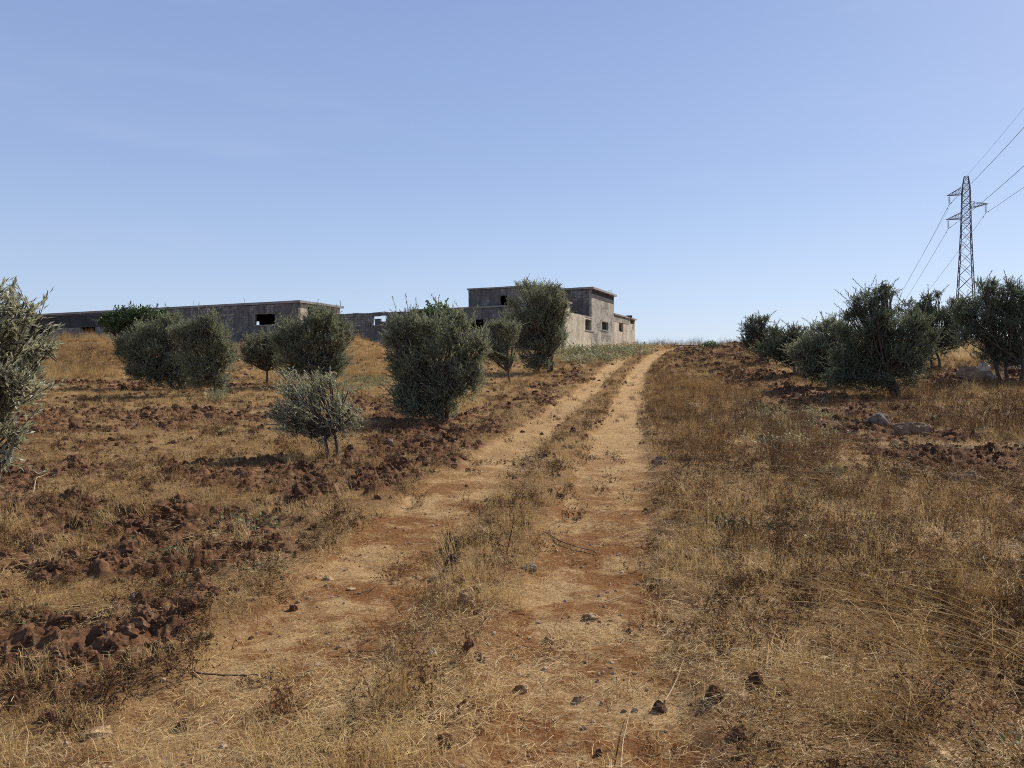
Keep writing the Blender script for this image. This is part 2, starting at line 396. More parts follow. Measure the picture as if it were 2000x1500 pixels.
M['wall_front'] = wall_mat('dark_block_wall', (.40, .37, .33), (.18, .17, .155), (.06, .056, .052), .52, 1)  # darker plaster and streaks than the side walls
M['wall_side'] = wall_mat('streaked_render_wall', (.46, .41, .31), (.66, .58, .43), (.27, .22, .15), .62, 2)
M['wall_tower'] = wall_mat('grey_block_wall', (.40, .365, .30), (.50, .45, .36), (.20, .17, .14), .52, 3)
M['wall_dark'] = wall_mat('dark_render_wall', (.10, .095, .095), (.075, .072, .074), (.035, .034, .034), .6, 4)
M['slab'] = wall_mat('concrete_slab', (.33, .31, .28), (.36, .34, .31), (.18, .17, .155), .9, 5)

# ------------------------------------------------------------------ ground: one sheet to the horizon
def build_ground():
    a1 = np.radians(np.concatenate([np.linspace(-180, -60, 40, endpoint=False), np.linspace(-60, -40, 60, endpoint=False),
                                    np.linspace(-40, 40, 1150, endpoint=False), np.linspace(40, 60, 60, endpoint=False), np.linspace(60, 180, 40)]))
    r = [0.25]
    while r[-1] < 4000:
        x = r[-1]
        r.append(x + (.10 if x < 1.8 else .009 * (x / 2.5) ** 1.0 if x < 12 else .0042 * x if x < 60 else .012 * x if x < 160 else .12 * x))
    r = np.array(r)
    Rr, Aa = np.meshgrid(r, a1, indexing='ij')
    X = Rr * np.sin(Aa); Y = Rr * np.cos(Aa)
    rut, pl, gr, br = zones(X.ravel(), Y.ravel())
    fade = 1 - sstep(90, 140, Rr.ravel())
    Z = ground0(X.ravel(), Y.ravel()) + relief(X.ravel(), Y.ravel(), pl, rut) * fade
    nr, na = X.shape
    i = np.arange(nr - 1)[:, None] * na + np.arange(na - 1)[None, :]
    Fq = np.stack([i, i + 1, i + na + 1, i + na], -1).reshape(-1, 4)
    cen = len(X.ravel())
    V = np.stack([X.ravel(), Y.ravel(), Z], 1)
    V = np.vstack([V, [[0, 0, float(ground0(0., 0.))]]])
    k = np.arange(na - 1); F3 = np.stack([np.full(na - 1, cen), k + 1, k], 1)
    Fq = Fq[:, ::-1]
    o = mesh_np('ground', V, [Fq, F3], M['ground'], smooth=True)
    worn = 1 - .75 * sstep(7, 14, Y.ravel())
    for nme, arr in (('rut', rut), ('worn', worn), ('plow', pl), ('grass', gr), ('brown', br)):
        at_ = o.data.attributes.new(nme, 'FLOAT', 'POINT'); at_.data.foreach_set('value', np.append(arr, 0).astype(np.float32))
    tag(o, kind='structure')
    return o
build_ground()

# ------------------------------------------------------------------ the ruin
ud = np.array([.4126, .911]); wd = np.array([-.911, .4126])     # directions: along the side walls (away), along the fronts (to the left)
def wall(name, o, d, length, z0, z1, th, openings, mat, parent, cell=.3, jit=.034, top=None, nrm=None):
    """upright wall in grid cells, thickness to the inside (nrm); openings are (s0,s1,za,zb); top(s) lets the top edge crumble"""
    o = np.array(o, float); d = np.array(d, float)
    nrm = np.array(nrm if nrm is not None else (-d[1], d[0]), float)
    sc = {0.0, length}; zc = {z0, z1}
    for a, b_, c, e in openings: sc |= {max(0, a), min(length, b_)}; zc |= {max(z0, c), min(z1, e)}
    def fill(s):
        s = sorted(s); out = []
        for a, b_ in zip(s[:-1], s[1:]):
            n = max(1, int(math.ceil((b_ - a) / cell))); out += [a + (b_ - a) * k / n for k in range(n)]
        return out + [s[-1]]
    sc = fill(sc); zc = fill(zc); ns, nz = len(sc) - 1, len(zc) - 1
    solid = np.ones((ns, nz), bool)
    for i in range(ns):
        sm = (sc[i] + sc[i + 1]) / 2
        for k in range(nz):
            zm = (zc[k] + zc[k + 1]) / 2
            if any(a < sm < b_ and c < zm < e for a, b_, c, e in openings): solid[i, k] = False
            if top is not None and zm > top(sm): solid[i, k] = False
    vid = {}; V = []; Fc = []; UV = []
    def vert(i, k, side):
        key = (i, k, side)
        if key not in vid:
            s, z = sc[i], zc[k]
            jx = jit * mnoise.noise(Vector((s * 3.1 + o[0], z * 3.3, side * .3 + o[1]))) * 2
            jz = jit * mnoise.noise(Vector((s * 2.7 + 9 + o[0], z * 3.7, 5 + side * .2))) * 2
            if i in (0, ns): jx *= .3
            p = o + d * (s + jx) + nrm * (th * side + jit * .4 * mnoise.noise(Vector((s * 1.3, z * 1.3, 7 + side))))
            vid[key] = len(V); V.append((p[0], p[1], z + jz))
        return vid[key]
    def face(vs, uvs): Fc.append(vs); UV.extend(uvs)
    def sol(i, k): return 0 <= i < ns and 0 <= k < nz and solid[i, k]
    for i in range(ns):
        for k in range(nz):
            if not solid[i, k]: continue
            s0_, s1_, za, zb = sc[i], sc[i + 1], zc[k], zc[k + 1]
            for sd_ in (0, 1):
                q = [vert(i, k, sd_), vert(i + 1, k, sd_), vert(i + 1, k + 1, sd_), vert(i, k + 1, sd_)]; u = [(s0_, za), (s1_, za), (s1_, zb), (s0_, zb)]
                if sd_ == 1: q = q[::-1]; u = u[::-1]
                face(q, u)
            if not sol(i - 1, k): face([vert(i, k, 1), vert(i, k, 0), vert(i, k + 1, 0), vert(i, k + 1, 1)], [(s0_ - th, za), (s0_, za), (s0_, zb), (s0_ - th, zb)])
            if not sol(i + 1, k): face([vert(i + 1, k, 0), vert(i + 1, k, 1), vert(i + 1, k + 1, 1), vert(i + 1, k + 1, 0)], [(s1_, za), (s1_ + th, za), (s1_ + th, zb), (s1_, zb)])
            if not sol(i, k + 1): face([vert(i, k + 1, 0), vert(i + 1, k + 1, 0), vert(i + 1, k + 1, 1), vert(i, k + 1, 1)], [(s0_, zb), (s1_, zb), (s1_, zb + th), (s0_, zb + th)])
            if not sol(i, k - 1): face([vert(i, k, 1), vert(i + 1, k, 1), vert(i + 1, k, 0), vert(i, k, 0)], [(s0_, za), (s1_, za), (s1_, za - th), (s0_, za - th)])
    ob = mesh_np(name, np.array(V), np.array(Fc), mat, parent, uv=UV)
    bm = bmesh.new(); bm.from_mesh(ob.data); bmesh.ops.recalc_face_normals(bm, faces=bm.faces); bm.to_mesh(ob.data); bm.free()
    return ob
def slab(name, quad, z0, z1, mat, parent):
    """flat slab over four plan corners"""
    q = [np.array(p, float) for p in quad]; n = 14
    V = []; Fc = []; UV = []
    top = []
    P = []
    for a in range(4):
        for k in range(n): P.append(q[a] + (q[(a + 1) % 4] - q[a]) * k / n)
    m_ = len(P)
    for z in (z0, z1):
        for p in P: V.append((p[0], p[1], z + .018 * mnoise.noise(Vector((p[0] * 1.3, p[1] * 1.3, z)))))
    for k in range(m_):
        Fc.append([k, (k + 1) % m_, m_ + (k + 1) % m_, m_ + k])
        UV += [(k * .4, z0), (k * .4 + .4, z0), (k * .4 + .4, z1), (k * .4, z1)]
    me = bpy.data.meshes.new(name)
    faces = Fc + [list(range(m_))[::-1], list(range(m_, 2 * m_))]
    me.from_pydata(V, [], faces)
    ul = me.uv_layers.new(name='UVMap')
    for li, lp in enumerate(me.loops):
        v = V[lp.vertex_index]
        ul.data[li].uv = UV[li] if li < len(UV) else (v[0], v[1])
    me.materials.append(mat); ob = bpy.data.objects.new(name, me); COL.objects.link(ob); ob.parent = parent
    bm = bmesh.new(); bm.from_mesh(me); bmesh.ops.recalc_face_normals(bm, faces=bm.faces); bm.to_mesh(me); bm.free()
    return ob
def rebar(parent, pts, h=.5, name='rebar'):
    for (x, y, z) in pts:
        mb = MB(); mb.tube([(x, y, z - .1), (x + .02, y, z + h * .5), (x + random.uniform(-.05, .05), y, z + h)], .012, 4)
        o = mb.build(name, M['rust'], parent); (P_ if parent is tw else Q_)(o)
m, nt, b = newmat('rusty_iron'); b.inputs['Base Color'].default_value = (.13, .07, .04, 1); M['rust'] = m

def tofront(o, px, off=0.0):
    """distance s to the left along a front line starting at plan point o, for a photo column"""
    r = (px - CX) / F; return (o[0] - r * o[1]) / (.911 + r * .4126)
def toside(o, px):
    r = (px - CX) / F; return (r * o[1] - o[0]) / (.4126 - r * .911)
def zat(o, d, s, py):
    Yp = o[1] + d[1] * s; return (HY - py) / F * Yp

# block with the two storey corner: front line from C to the left, side wall from C away
C0 = np.array([4.0, 60.0])
def plan(s, t, base=C0): return base + wd * s + ud * t
ZB = 1.2
tw = empty('block_building', (C0[0], C0[1], 2.2))
def P_(o):       # keep world coordinates under an Empty that is not at the origin
    o.matrix_parent_inverse = tw_inv; return o
tag(tw, 'abandoned grey concrete block building with two storey corner block beside the dirt track', 'building')
tw_inv = Matrix.Translation((-C0[0], -C0[1], -2.2))
def win(o, d, px0, px1, py0, py1, side):
    f = toside if side else tofront
    a, b_ = sorted((f(o, px0), f(o, px1))); mid = (a + b_) / 2
    return (a, b_, zat(o, d, mid, py1), zat(o, d, mid, py0))
# low front with openings
fr = [win(C0, wd, 728, 755, 617, 635, False), win(C0, wd, 918, 944, 624, 645, False), win(C0, wd, 1040, 1060, 622, 645, False)]
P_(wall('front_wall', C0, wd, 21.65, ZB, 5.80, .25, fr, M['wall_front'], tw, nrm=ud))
P_(slab('parapet_coping', [plan(-.05, -.06), plan(14.0, -.06), plan(14.0, .30), plan(-.05, .30)], 5.82, 5.93, M['slab'], tw))
# side wall facing the track: high stub, crumbled low part, then block tower, then annex
s_lo = [win(C0, ud, 1141, 1157, 624, 645, True), win(C0, ud, 1100, 1106, 608, 614, True)]
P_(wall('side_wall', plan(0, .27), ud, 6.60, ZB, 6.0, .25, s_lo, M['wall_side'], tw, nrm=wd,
        top=lambda s: 6.0 if s < 1.35 else (5.32 - .02 * s if s < 5.1 else 5.2)))
P_(slab('stub_slab', [plan(-.12, -.05), plan(.9, -.05), plan(.9, 1.75), plan(-.12, 1.75)], 6.0, 6.13, M['slab'], tw))
P_(slab('lintel', [plan(-.03, 5.2), plan(.27, 5.2), plan(.27, 6.86), plan(-.03, 6.86)], 5.22, 5.34, M['slab'], tw))
T0 = plan(0, 6.93)
t_end = toside(T0, 1199)
wt = [win(T0, ud, 1176, 1188, 629, 645, True)]
P_(wall('tower_side_wall', T0, ud, t_end, ZB, 7.75, .22, wt, M['wall_tower'], tw, nrm=wd))
P_(wall('tower_front_wall', plan(.22, 6.93), wd, 5.0, ZB, 7.75, .22, [], M['wall_front'], tw, nrm=ud))
P_(wall('tower_rear_wall', plan(.22, 6.93 + t_end - .22), wd, 5.0, ZB, 7.75, .22, [], M['wall_tower'], tw, nrm=ud))
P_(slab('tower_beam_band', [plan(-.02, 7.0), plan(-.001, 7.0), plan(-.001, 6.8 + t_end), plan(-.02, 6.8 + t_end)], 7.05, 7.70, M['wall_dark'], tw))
P_(slab('roof_slab', [plan(-.22, 6.75), plan(5.3, 6.75), plan(5.3, 7.15 + t_end), plan(-.22, 7.15 + t_end)], 7.76, 7.93, M['slab'], tw))
# upper storey over the front
U0 = plan(2.38, 1.0)
up_w = [win(U0, wd, 977, 990, 578, 596, False)]
ulen = tofront(U0, 915)
P_(wall('upper_front_wall', U0, wd, ulen, 5.4, 7.45, .22, up_w, M['wall_front'], tw, nrm=ud))
P_(wall('upper_side_wall', plan(2.38, 1.22), ud, 5.65, 5.4, 7.45, .22, [], M['wall_side'], tw, nrm=wd))
P_(wall('upper_left_wall', plan(2.38 + ulen, 1.22), ud, 5.65, 5.4, 7.45, .22, [], M['wall_front'], tw, nrm=-wd))
P_(wall('upper_rear_wall', plan(2.62, 6.6), wd, ulen - .5, 5.4, 7.44, .2, [], M['wall_front'], tw, nrm=ud))
P_(slab('upper_roof', [plan(2.28, .9), plan(2.48 + ulen, .9), plan(2.48 + ulen, 6.7), plan(2.28, 6.7)], 7.46, 7.58, M['slab'], tw))
P_(slab('low_roof', [plan(2.6, .26), plan(13.6, .26), plan(13.6, 7.6), plan(2.6, 7.6)], 5.22, 5.38, M['slab'], tw))
P_(wall('rear_wall', plan(.3, 7.2), wd, 13.3, ZB, 5.2, .22, [], M['wall_front'], tw, nrm=ud))
P_(wall('cross_wall', plan(13.4, .3), ud, 6.8, ZB, 5.2, .2, [], M['wall_front'], tw, nrm=-wd))
def sills(o, d, ops, name, parent, keep, out):
    for a_, b2, c_, e_ in ops:
        o2 = np.array(o) + np.array(d) * (a_ - .08); L_ = b2 - a_ + .16; n_ = np.array(out)
        keep(slab(name, [o2 + n_ * .05, o2 + d * L_ + n_ * .05, o2 + d * L_ + n_ * .002, o2 + n_ * .002], c_ - .10, c_ - .005, M['slab'], parent))
sills(C0, wd, fr[:2], 'window_sill', tw, P_, -ud)
sills(plan(0, .27), ud, s_lo[:1], 'window_sill', tw, P_, -wd)
sills(T0, ud, wt, 'window_sill', tw, P_, -wd)
# loose blocks stacked in the see-through opening
a, b_, c, e = fr[0]
mb = MB()
Rm = np.array([[wd[0], ud[0], 0], [wd[1], ud[1], 0], [0, 0, 1]])
for (fs, w_, zt) in ((.34, .40, .72), (.76, .42, .40)):
    sC = a + (b_ - a) * (1 - fs); ctr = plan(sC, .14); h_ = (e - c) * zt / 2
    mb.box((ctr[0], ctr[1], c + h_ - .01), ((b_ - a) * w_ / 2, .09, h_), Rm)
P_(mb.build('loose_blocks', M['wall_front'], tw))
# annex behind the tower
A0 = plan(.05, 6.93 + t_end)
alen = toside(A0, 1240)
aw = [win(A0, ud, 1209, 1217, 631, 648, True), win(A0, ud, 1230.5, 1238.5, 620, 633, True)]
P_(wall('annex_wall', A0 + ud * .003, ud, alen, ZB, 6.05, .22, aw, M['wall_side'], tw, nrm=wd))
P_(wall('annex_rear_wall', A0 + ud * (alen - .22) + wd * .22, wd, 5.0, ZB, 6.05, .22, [], M['wall_side'], tw, nrm=ud))
P_(slab('annex_beam', [A0 - wd * .02 + ud * .1, A0 - wd * .003 + ud * .1, A0 - wd * .003 + ud * (alen * .70), A0 - wd * .02 + ud * (alen * .70)], 5.45, 6.02, M['wall_tower'], tw))
P_(slab('annex_roof', [A0 - wd * .12 + ud * .02, A0 + wd * 5 + ud * .02, A0 + wd * 5 + ud * (alen + .25), A0 - wd * .12 + ud * (alen + .25)], 6.06, 6.20, M['slab'], tw))
mb = MB(); p = A0 + ud * (alen * .72); mb.box((p[0], p[1] + .1, 6.29), (.28, .2, .1)); P_(mb.build('roof_stub', M['wall_dark'], tw))
mb = MB(); p = plan(3.3, 7.3); mb.box((p[0], p[1], 8.0), (.35, .2, .08)); P_(mb.build('roof_block', M['wall_dark'], tw))
pts = [(*(plan(.1 + .1 * k, 6.6 + t_end)), 7.93) for k in range(4)]; rebar(tw, pts, .45)

# long low building on the left
t1 = 4.65
L0 = np.array([-17.88, 64.3])
lw = empty('long_shed', (L0[0], L0[1], 2.5))
tag(lw, 'long low derelict concrete shed with flat roof and empty windows at the left', 'building')
lw_inv = Matrix.Translation((-L0[0], -L0[1], -2.5))
def Q_(o): o.matrix_parent_inverse = lw_inv; return o
def lplan(s, t): return L0 + wd * s + ud * t
lf = [win(L0, wd, 498, 537, 614, 634.5, False), win(L0, wd, 158, 186, 626, 650, False), win(L0, wd, 62, 99, 626, 652, False),
      win(L0, wd, 300, 330, 618, 640, False)]
ztop = 6.38
sills(L0, wd, lf[:3], 'window_sill', lw, Q_, -ud)
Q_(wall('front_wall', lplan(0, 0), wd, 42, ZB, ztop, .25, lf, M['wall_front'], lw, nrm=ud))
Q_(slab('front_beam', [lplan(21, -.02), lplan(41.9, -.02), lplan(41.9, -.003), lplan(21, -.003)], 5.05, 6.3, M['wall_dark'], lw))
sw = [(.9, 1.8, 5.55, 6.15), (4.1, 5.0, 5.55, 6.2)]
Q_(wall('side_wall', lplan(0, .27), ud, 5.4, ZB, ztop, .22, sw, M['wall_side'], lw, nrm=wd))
# rear wall with openings that let the sky through where the photo shows bright specks
R0 = lplan(.3, 5.5)
def rwin(px0, px1, py0, py1): return win(R0, wd, px0, px1, py0, py1, False)
Q_(wall('rear_wall', R0, wd, 41.6, ZB, ztop, .2, [rwin(486, 506.5, 627.5, 642), rwin(182, 198, 626, 635)], M['wall_front'], lw, nrm=ud))
Q_(wall('end_wall', lplan(41.9, .27), ud, 5.2, ZB, ztop, .2, [], M['wall_side'], lw, nrm=-wd))
for s_ in (13.0, 20.5, 36.0):
    Q_(wall('cross_wall', lplan(s_, .27), ud, 5.2, ZB, ztop, .15, [], M['wall_front'], lw, nrm=-wd))
Q_(slab('roof_slab', [lplan(-.22, -.08), lplan(42.2, -.08), lplan(42.2, 5.95), lplan(-.22, 5.95)], ztop + .01, ztop + .20, M['slab'], lw))
pts = [(*lplan(-.1, 5.6), ztop + .2), (*lplan(.1, 5.8), ztop + .2), (*lplan(6, .1), ztop + .2), (*lplan(12, .1), ztop + .2)]
rebar(lw, pts, .5)

# ------------------------------------------------------------------ pylon and power lines
m, nt, b = newmat('galvanised_steel'); b.inputs['Base Color'].default_value = (.10, .11, .13, 1); b.inputs['Metallic'].default_value = .3; b.inputs['Roughness'].default_value = .6; M['steel'] = m
m, nt, b = newmat('dark_glass_insulator'); b.inputs['Base Color'].default_value = (.06, .05, .05, 1); b.inputs['Roughness'].default_value = .3; M['insul'] = m
m, nt, b = newmat('aluminium_cable'); b.inputs['Base Color'].default_value = (.13, .14, .16, 1); b.inputs['Roughness'].default_value = .6; M['cable'] = m
PC = np.array([59.03, 100.0]); ld = np.array([.42, 1.0]) / 1.0846; ad = np.array([ld[1], -ld[0]])
pg = 4.0
def build_pylon():
    root = empty('lattice_pylon', (PC[0], PC[1], pg))
    tag(root, 'grey steel lattice electricity pylon rising behind the olive trees at right', 'pylon')
    inv = Matrix.Translation((-PC[0], -PC[1], -pg))
    levels = [(4.0 - .6, 2.9), (7.0, 2.35), (9.5, 2.0), (11.6, 1.78), (13.4, 1.6), (15.0, 1.45), (16.5, 1.33), (17.9, 1.22), (19.2, 1.13), (20.3, 1.07), (21.1, 1.05),
              (22.1, 1.0), (22.9, .97), (23.8, .93), (24.7, .86), (25.5, .68), (26.3, .45)]
    def corner(i, w, z):
        sx, sy = ((-1, -1), (1, -1), (1, 1), (-1, 1))[i % 4]
        p = PC + ad * sx * w / 2 + ld * sy * w / 2; return (p[0], p[1], z)
    for i in range(4):
        mb = MB(); mb.tube([corner(i, w, z) for z, w in levels], [.06 if z < 20 else .045 for z, w in levels], 4)
        o = mb.build('leg', M['steel'], root); o.matrix_parent_inverse = inv
    br_ = MB()
    for k in range(len(levels) - 1):
        (z0, w0), (z1, w1) = levels[k], levels[k + 1]
        for i in range(4):
            br_.tube([corner(i, w0, z0), corner(i + 1, w1, z1)], .028, 4); br_.tube([corner(i + 1, w0, z0), corner(i, w1, z1)], .028, 4)
            if k >= 9: br_.tube([corner(i, w0, z0), corner(i + 1, w0, z0)], .026, 4)
    for i in range(4): br_.tube([corner(i, .45, 26.3), corner(i + 1, .45, 26.3)], .03, 4)
    o = br_.build('cross_bracing', M['steel'], root); o.matrix_parent_inverse = inv
    tips = []
    for sgn, Lg, zt, zb0, zb1 in ((-1, 2.2, 24.0, 24.05, 24.95), (1, 2.5, 22.55, 22.15, 22.95), (-1, 2.3, 20.85, 20.9, 21.7)):
        am = MB(); tip = PC + ad * sgn * Lg
        n = 5; w = .5
        lo = []; hi = []
        for sy in (-1, 1):
            b0 = PC + ad * sgn * w + ld * sy * w
            a0 = (b0[0], b0[1], zb0); a1 = (b0[0], b0[1], zb1); t = (tip[0], tip[1], zt)
            am.tube([a0, t], .035, 4); am.tube([a1, t], .032, 4)
            pa = [np.array(a0) + (np.array(t) - a0) * k / n for k in range(n)]; pb = [np.array(a1) + (np.array(t) - a1) * k / n for k in range(n)]
            lo.append(pa); hi.append(pb)
            for k in range(n - 1): am.tube([pa[k], pb[k + 1]], .02, 4); am.tube([pb[k], pa[k]], .02, 4)
        for k in range(n - 1): am.tube([lo[0][k], lo[1][k + 1]], .02, 4); am.tube([lo[1][k], lo[0][k]], .02, 4)
        o = am.build('crossarm', M['steel'], root); o.matrix_parent_inverse = inv
        it = PC + ad * sgn * (Lg - .28)
        mb = MB(); mb.tube([(it[0], it[1], zt), (it[0], it[1], zt - 1.15)], .02, 6)
        for k in range(8):
            z = zt - .2 - .11 * k
            mb.tube([(it[0], it[1], z + .03), (it[0], it[1], z), (it[0], it[1], z - .01)], [.04, .13, .05], 10)
        mb.tube([(it[0], it[1], zt - 1.1), (it[0], it[1], zt - 1.2)], .05, 6)
        o = mb.build('insulator_string', M['insul'], root); o.matrix_parent_inverse = inv
        tips.append((it[0], it[1], zt - 1.17))
    return tips
tips = build_pylon()
def cable(p0, sgn, rad, label, drop, sag, L, ez):
    P = []
    for t in np.linspace(0, 1, 60):
        k = t * L * sgn; xy = np.array(p0[:2]) + ld * k
        P.append((xy[0], xy[1], p0[2] + (ez) * t - 4 * sag * t * (1 - t)))
    return P
names = ['upper left crossarm', 'right crossarm', 'lower left crossarm']
for tp, nm in zip(tips, names):
    mb = MB(); A = cable(tp, 1, 0, '', 0, 3.2, 300, -4); B = cable(tp, -1, 0, '', 0, 4.6, 220, 0)
    mb.tube(A[::-1] + B[1:], .022, 5)
    o = mb.build('power_cable', M['cable'], None, True); tag(o, 'power cable hanging from the %s of the pylon' % nm, 'cable', 'power cables strung from the pylon')
    for s_ in (1.8, -1.8):                                            # vibration dampers
        xy = np.array(tp[:2]) + ld * s_; dm = MB(); z = tp[2] - .1 - .07
        dm.tube([(xy[0] - .15 * ld[0], xy[1] - .15 * ld[1], z), (xy[0] + .15 * ld[0], xy[1] + .15 * ld[1], z)], .06, 6)
        dd = dm.build('damper', M['steel'], o)
mb = MB(); tp = (PC[0], PC[1], 26.3); A = cable(tp, 1, 0, '', 0, 2.6, 300, -4); B = cable(tp, -1, 0, '', 0, 3.6, 220, 0)
mb.tube(A[::-1] + B[1:], .011, 5); o = mb.build('earth_wire', M['cable'], None, True)
tag(o, 'thin earth wire running from the very top of the pylon', 'cable', 'power cables strung from the pylon')

# ------------------------------------------------------------------ trees
def leaves_mesh(name, shoots, llen, lwid, mat, parent, seed, spacing=.022, splay=.75, broad=False):
    """shoots: (base, dir, length). Leaves in pairs along every shoot, one folded leaf is two faces meeting at the midrib"""
    g = np.random.default_rng(seed)
    B = np.array([s[0] for s in shoots]); D = np.array([s[1] for s in shoots]); Ls = np.array([s[2] for s in shoots])
    D /= np.linalg.norm(D, axis=1)[:, None]
    k = np.maximum(3, (Ls / spacing).astype(int)); idx = np.repeat(np.arange(len(B)), k)
    pos = np.concatenate([np.linspace(.05, 1, n) for n in k])
    n = len(idx); D_ = D[idx]; droop = np.zeros((n, 3)); droop[:, 2] = -(pos ** 2) * Ls[idx] * .10
    P0 = B[idx] + D_ * (pos * Ls[idx])[:, None] + droop
    R = g.normal(size=(n, 3)); R -= (R * D_).sum(1)[:, None] * D_; R /= np.linalg.norm(R, axis=1)[:, None]
    ang = splay * (1.1 - .55 * pos) * g.uniform(.6, 1.3, n)
    ld_ = D_ * np.cos(ang)[:, None] + R * np.sin(ang)[:, None]
    ld_[:, 2] += .10; ld_ /= np.linalg.norm(ld_, axis=1)[:, None]
    U = g.normal(size=(n, 3)) * .55 + np.array([0, 0, 1.0]); U -= (U * ld_).sum(1)[:, None] * ld_; U /= np.linalg.norm(U, axis=1)[:, None]
    Wv = np.cross(ld_, U)
    l = llen * g.uniform(.65, 1.25, n) * (1 - .25 * pos); w = lwid * g.uniform(.75, 1.2, n)
    V = np.empty((n, 4, 3))
    V[:, 0] = P0; V[:, 2] = P0 + ld_ * l[:, None] - U * (l * .06)[:, None]
    mid = P0 + ld_ * (l * (.5 if not broad else .45))[:, None] + U * (w * .25)[:, None]
    V[:, 1] = mid + Wv * (w / 2)[:, None]; V[:, 3] = mid - Wv * (w / 2)[:, None]
    i = np.arange(n) * 4
    Fq = np.stack([i, i + 1, i + 2, i + 3], 1)
    o = mesh_np(name, V.reshape(-1, 3), Fq, mat, parent)
    base = g.uniform(0, 1, len(B))[idx] * .45 + g.uniform(0, 1, n) * .55
    a = o.data.attributes.new('lt', 'FLOAT', 'POINT'); a.data.foreach_set('value', np.repeat(base, 4).astype(np.float32))
    return o, n
def bez(a, b_, bend, n=6, g=None):
    a = np.array(a, float); b_ = np.array(b_, float); t = np.linspace(0, 1, n)[:, None]
    m_ = (a + b_) / 2 + np.array(bend); return (1 - t) ** 2 * a + 2 * t * (1 - t) * m_ + t ** 2 * b_
TOTAL = [0]
def tree(name, base_px, Yt, lobes, label, cat, mat='olive', leaf=(.058, .0135), cover=4.2, group=None, stems=1, lean=(-.1, 0, .0),
         trunk_r=.05, seed=1, depth=.85, shoot=(.20, .46), fork=.22, spacing=.022, splay=.55, gaps=.34, base_xy=None, up=.40, fat=1.0):
    g = np.random.default_rng(seed)
    if base_xy is not None: bx, by = base_xy; Yt = by
    else:
        bx, by = (base_px[0] - CX) / F * Yt, Yt
    bz = gz1(bx, by) - .05
    root = empty(name, (bx, by, bz)); tag(root, label, cat, group)
    O = np.array([bx, by, bz]); leaf = (leaf[0] * 1.38, leaf[1] * 1.30) if Yt > 12 else leaf
    Ls = []
    for lb in lobes:
        px, py, rx, ry = lb[:4]; dy = lb[4] if len(lb) > 4 else g.uniform(-.25, .25) * rx / F * Yt
        Yl = Yt + dy
        c = np.array([(px - CX) / F * Yl, Yl, (HY - py) / F * Yl]) - O
        r = np.array([rx / F * Yl, max(rx, ry) / F * Yl * depth, ry / F * Yl]) * (1.06 * fat)
        Ls.append((c, r))
        for _ in range(5):                       # uneven outline: small sprays pushed out of the lobe
            q = g.normal(size=3); q[2] = abs(q[2]) * .8 + .1; q /= np.linalg.norm(q)
            Ls.append((c + q * r * g.uniform(.75, 1.08), r * g.uniform(.22, .5)))
    top = max(c[2] + r[2] for c, r in Ls); cc = np.mean([c for c, r in Ls], axis=0)
    wood = MB(); shoots = []
    fz = top * fork
    forks = []
    for s_ in range(stems):
        off = np.array([g.uniform(-1, 1), g.uniform(-1, 1), 0]) * (.0 if s_ == 0 else .18 * top * .5)
        f = np.array([cc[0] * .35, 0, fz]) + off * 1.2 + g.normal(size=3) * .02 * top
        P = bez(off * .5 + np.array([0, 0, -.15]), f, (g.uniform(-.06, .06) * top, g.uniform(-.06, .06) * top, 0), 7)
        wood.tube(P, np.linspace(trunk_r * 1.25, trunk_r * .8, 7), 9); forks.append(f)
    for c, r in Ls:
        f = forks[g.integers(len(forks))]
        st = c - np.array([0, 0, r[2] * .35]); lg = np.linalg.norm(st - f)
        Pm = bez(f, st, (g.uniform(-.12, .12) * lg, g.uniform(-.1, .1) * lg, -.05 * lg), 7)
        wood.tube(Pm, np.linspace(trunk_r * .62, trunk_r * .22, 7), 7)
        A = math.pi * r[0] * r[2]
        nl = cover * .66 * A * 1.2 / (leaf[0] * leaf[1] * .55)
        mlen = (shoot[0] + shoot[1]) / 2; ns = int(nl / max(3, mlen / spacing))
        d = g.normal(size=(ns * 3, 3)); d /= np.linalg.norm(d, axis=1)[:, None]
        rad = g.uniform(.12, 1, ns * 3) ** .55
        p = d * rad[:, None]
        # clumps and gaps
        w = np.array([mnoise.noise(Vector((q * 2.1 + c * .9).tolist()) ) for q in p])
        keep = (w + g.uniform(-.25, .25, len(w))) > (-.18 + gaps * 1.0 * (rad > .4))
        p = p[keep][:ns]; dd = d[keep][:ns]; rr = rad[keep][:ns]
        # the outline: shoots start inside and end about at the lobe's surface
        for q, e in zip(p, dd):
            L_ = g.uniform(*shoot)
            dv = e * .65 + np.array([0, 0, up]) + np.array(lean) + g.normal(size=3) * .24
            dv /= np.linalg.norm(dv)
            tip = c + q * r
            shoots.append((tip - dv * L_ * .75, dv, L_ * (1.0 if g.random() > .10 else 1.8)))
        if len(p) < 2: continue
        nb = min(26, max(2, ns // 30))
        for k in g.integers(0, len(p), nb):
            tgt = c + p[k] * r * .8
            wood.tube(bez(Pm[3 + g.integers(0, 4)], tgt, g.normal(size=3) * .06 * np.linalg.norm(r), 5), np.linspace(trunk_r * .2, .004, 5), 5)
    nsh = len(shoots)
    step = max(1, nsh // 700)
    for s_ in shoots[::step]:
        wood.tube([s_[0], s_[0] + s_[1] * s_[2] * .95], [.0035, .0015], 3)
    wood.build('trunk', M['bark'], root, True)
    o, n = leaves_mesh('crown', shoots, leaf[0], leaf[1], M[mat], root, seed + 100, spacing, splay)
    TOTAL[0] += n
    return root
GO = 'olive trees of the young grove'
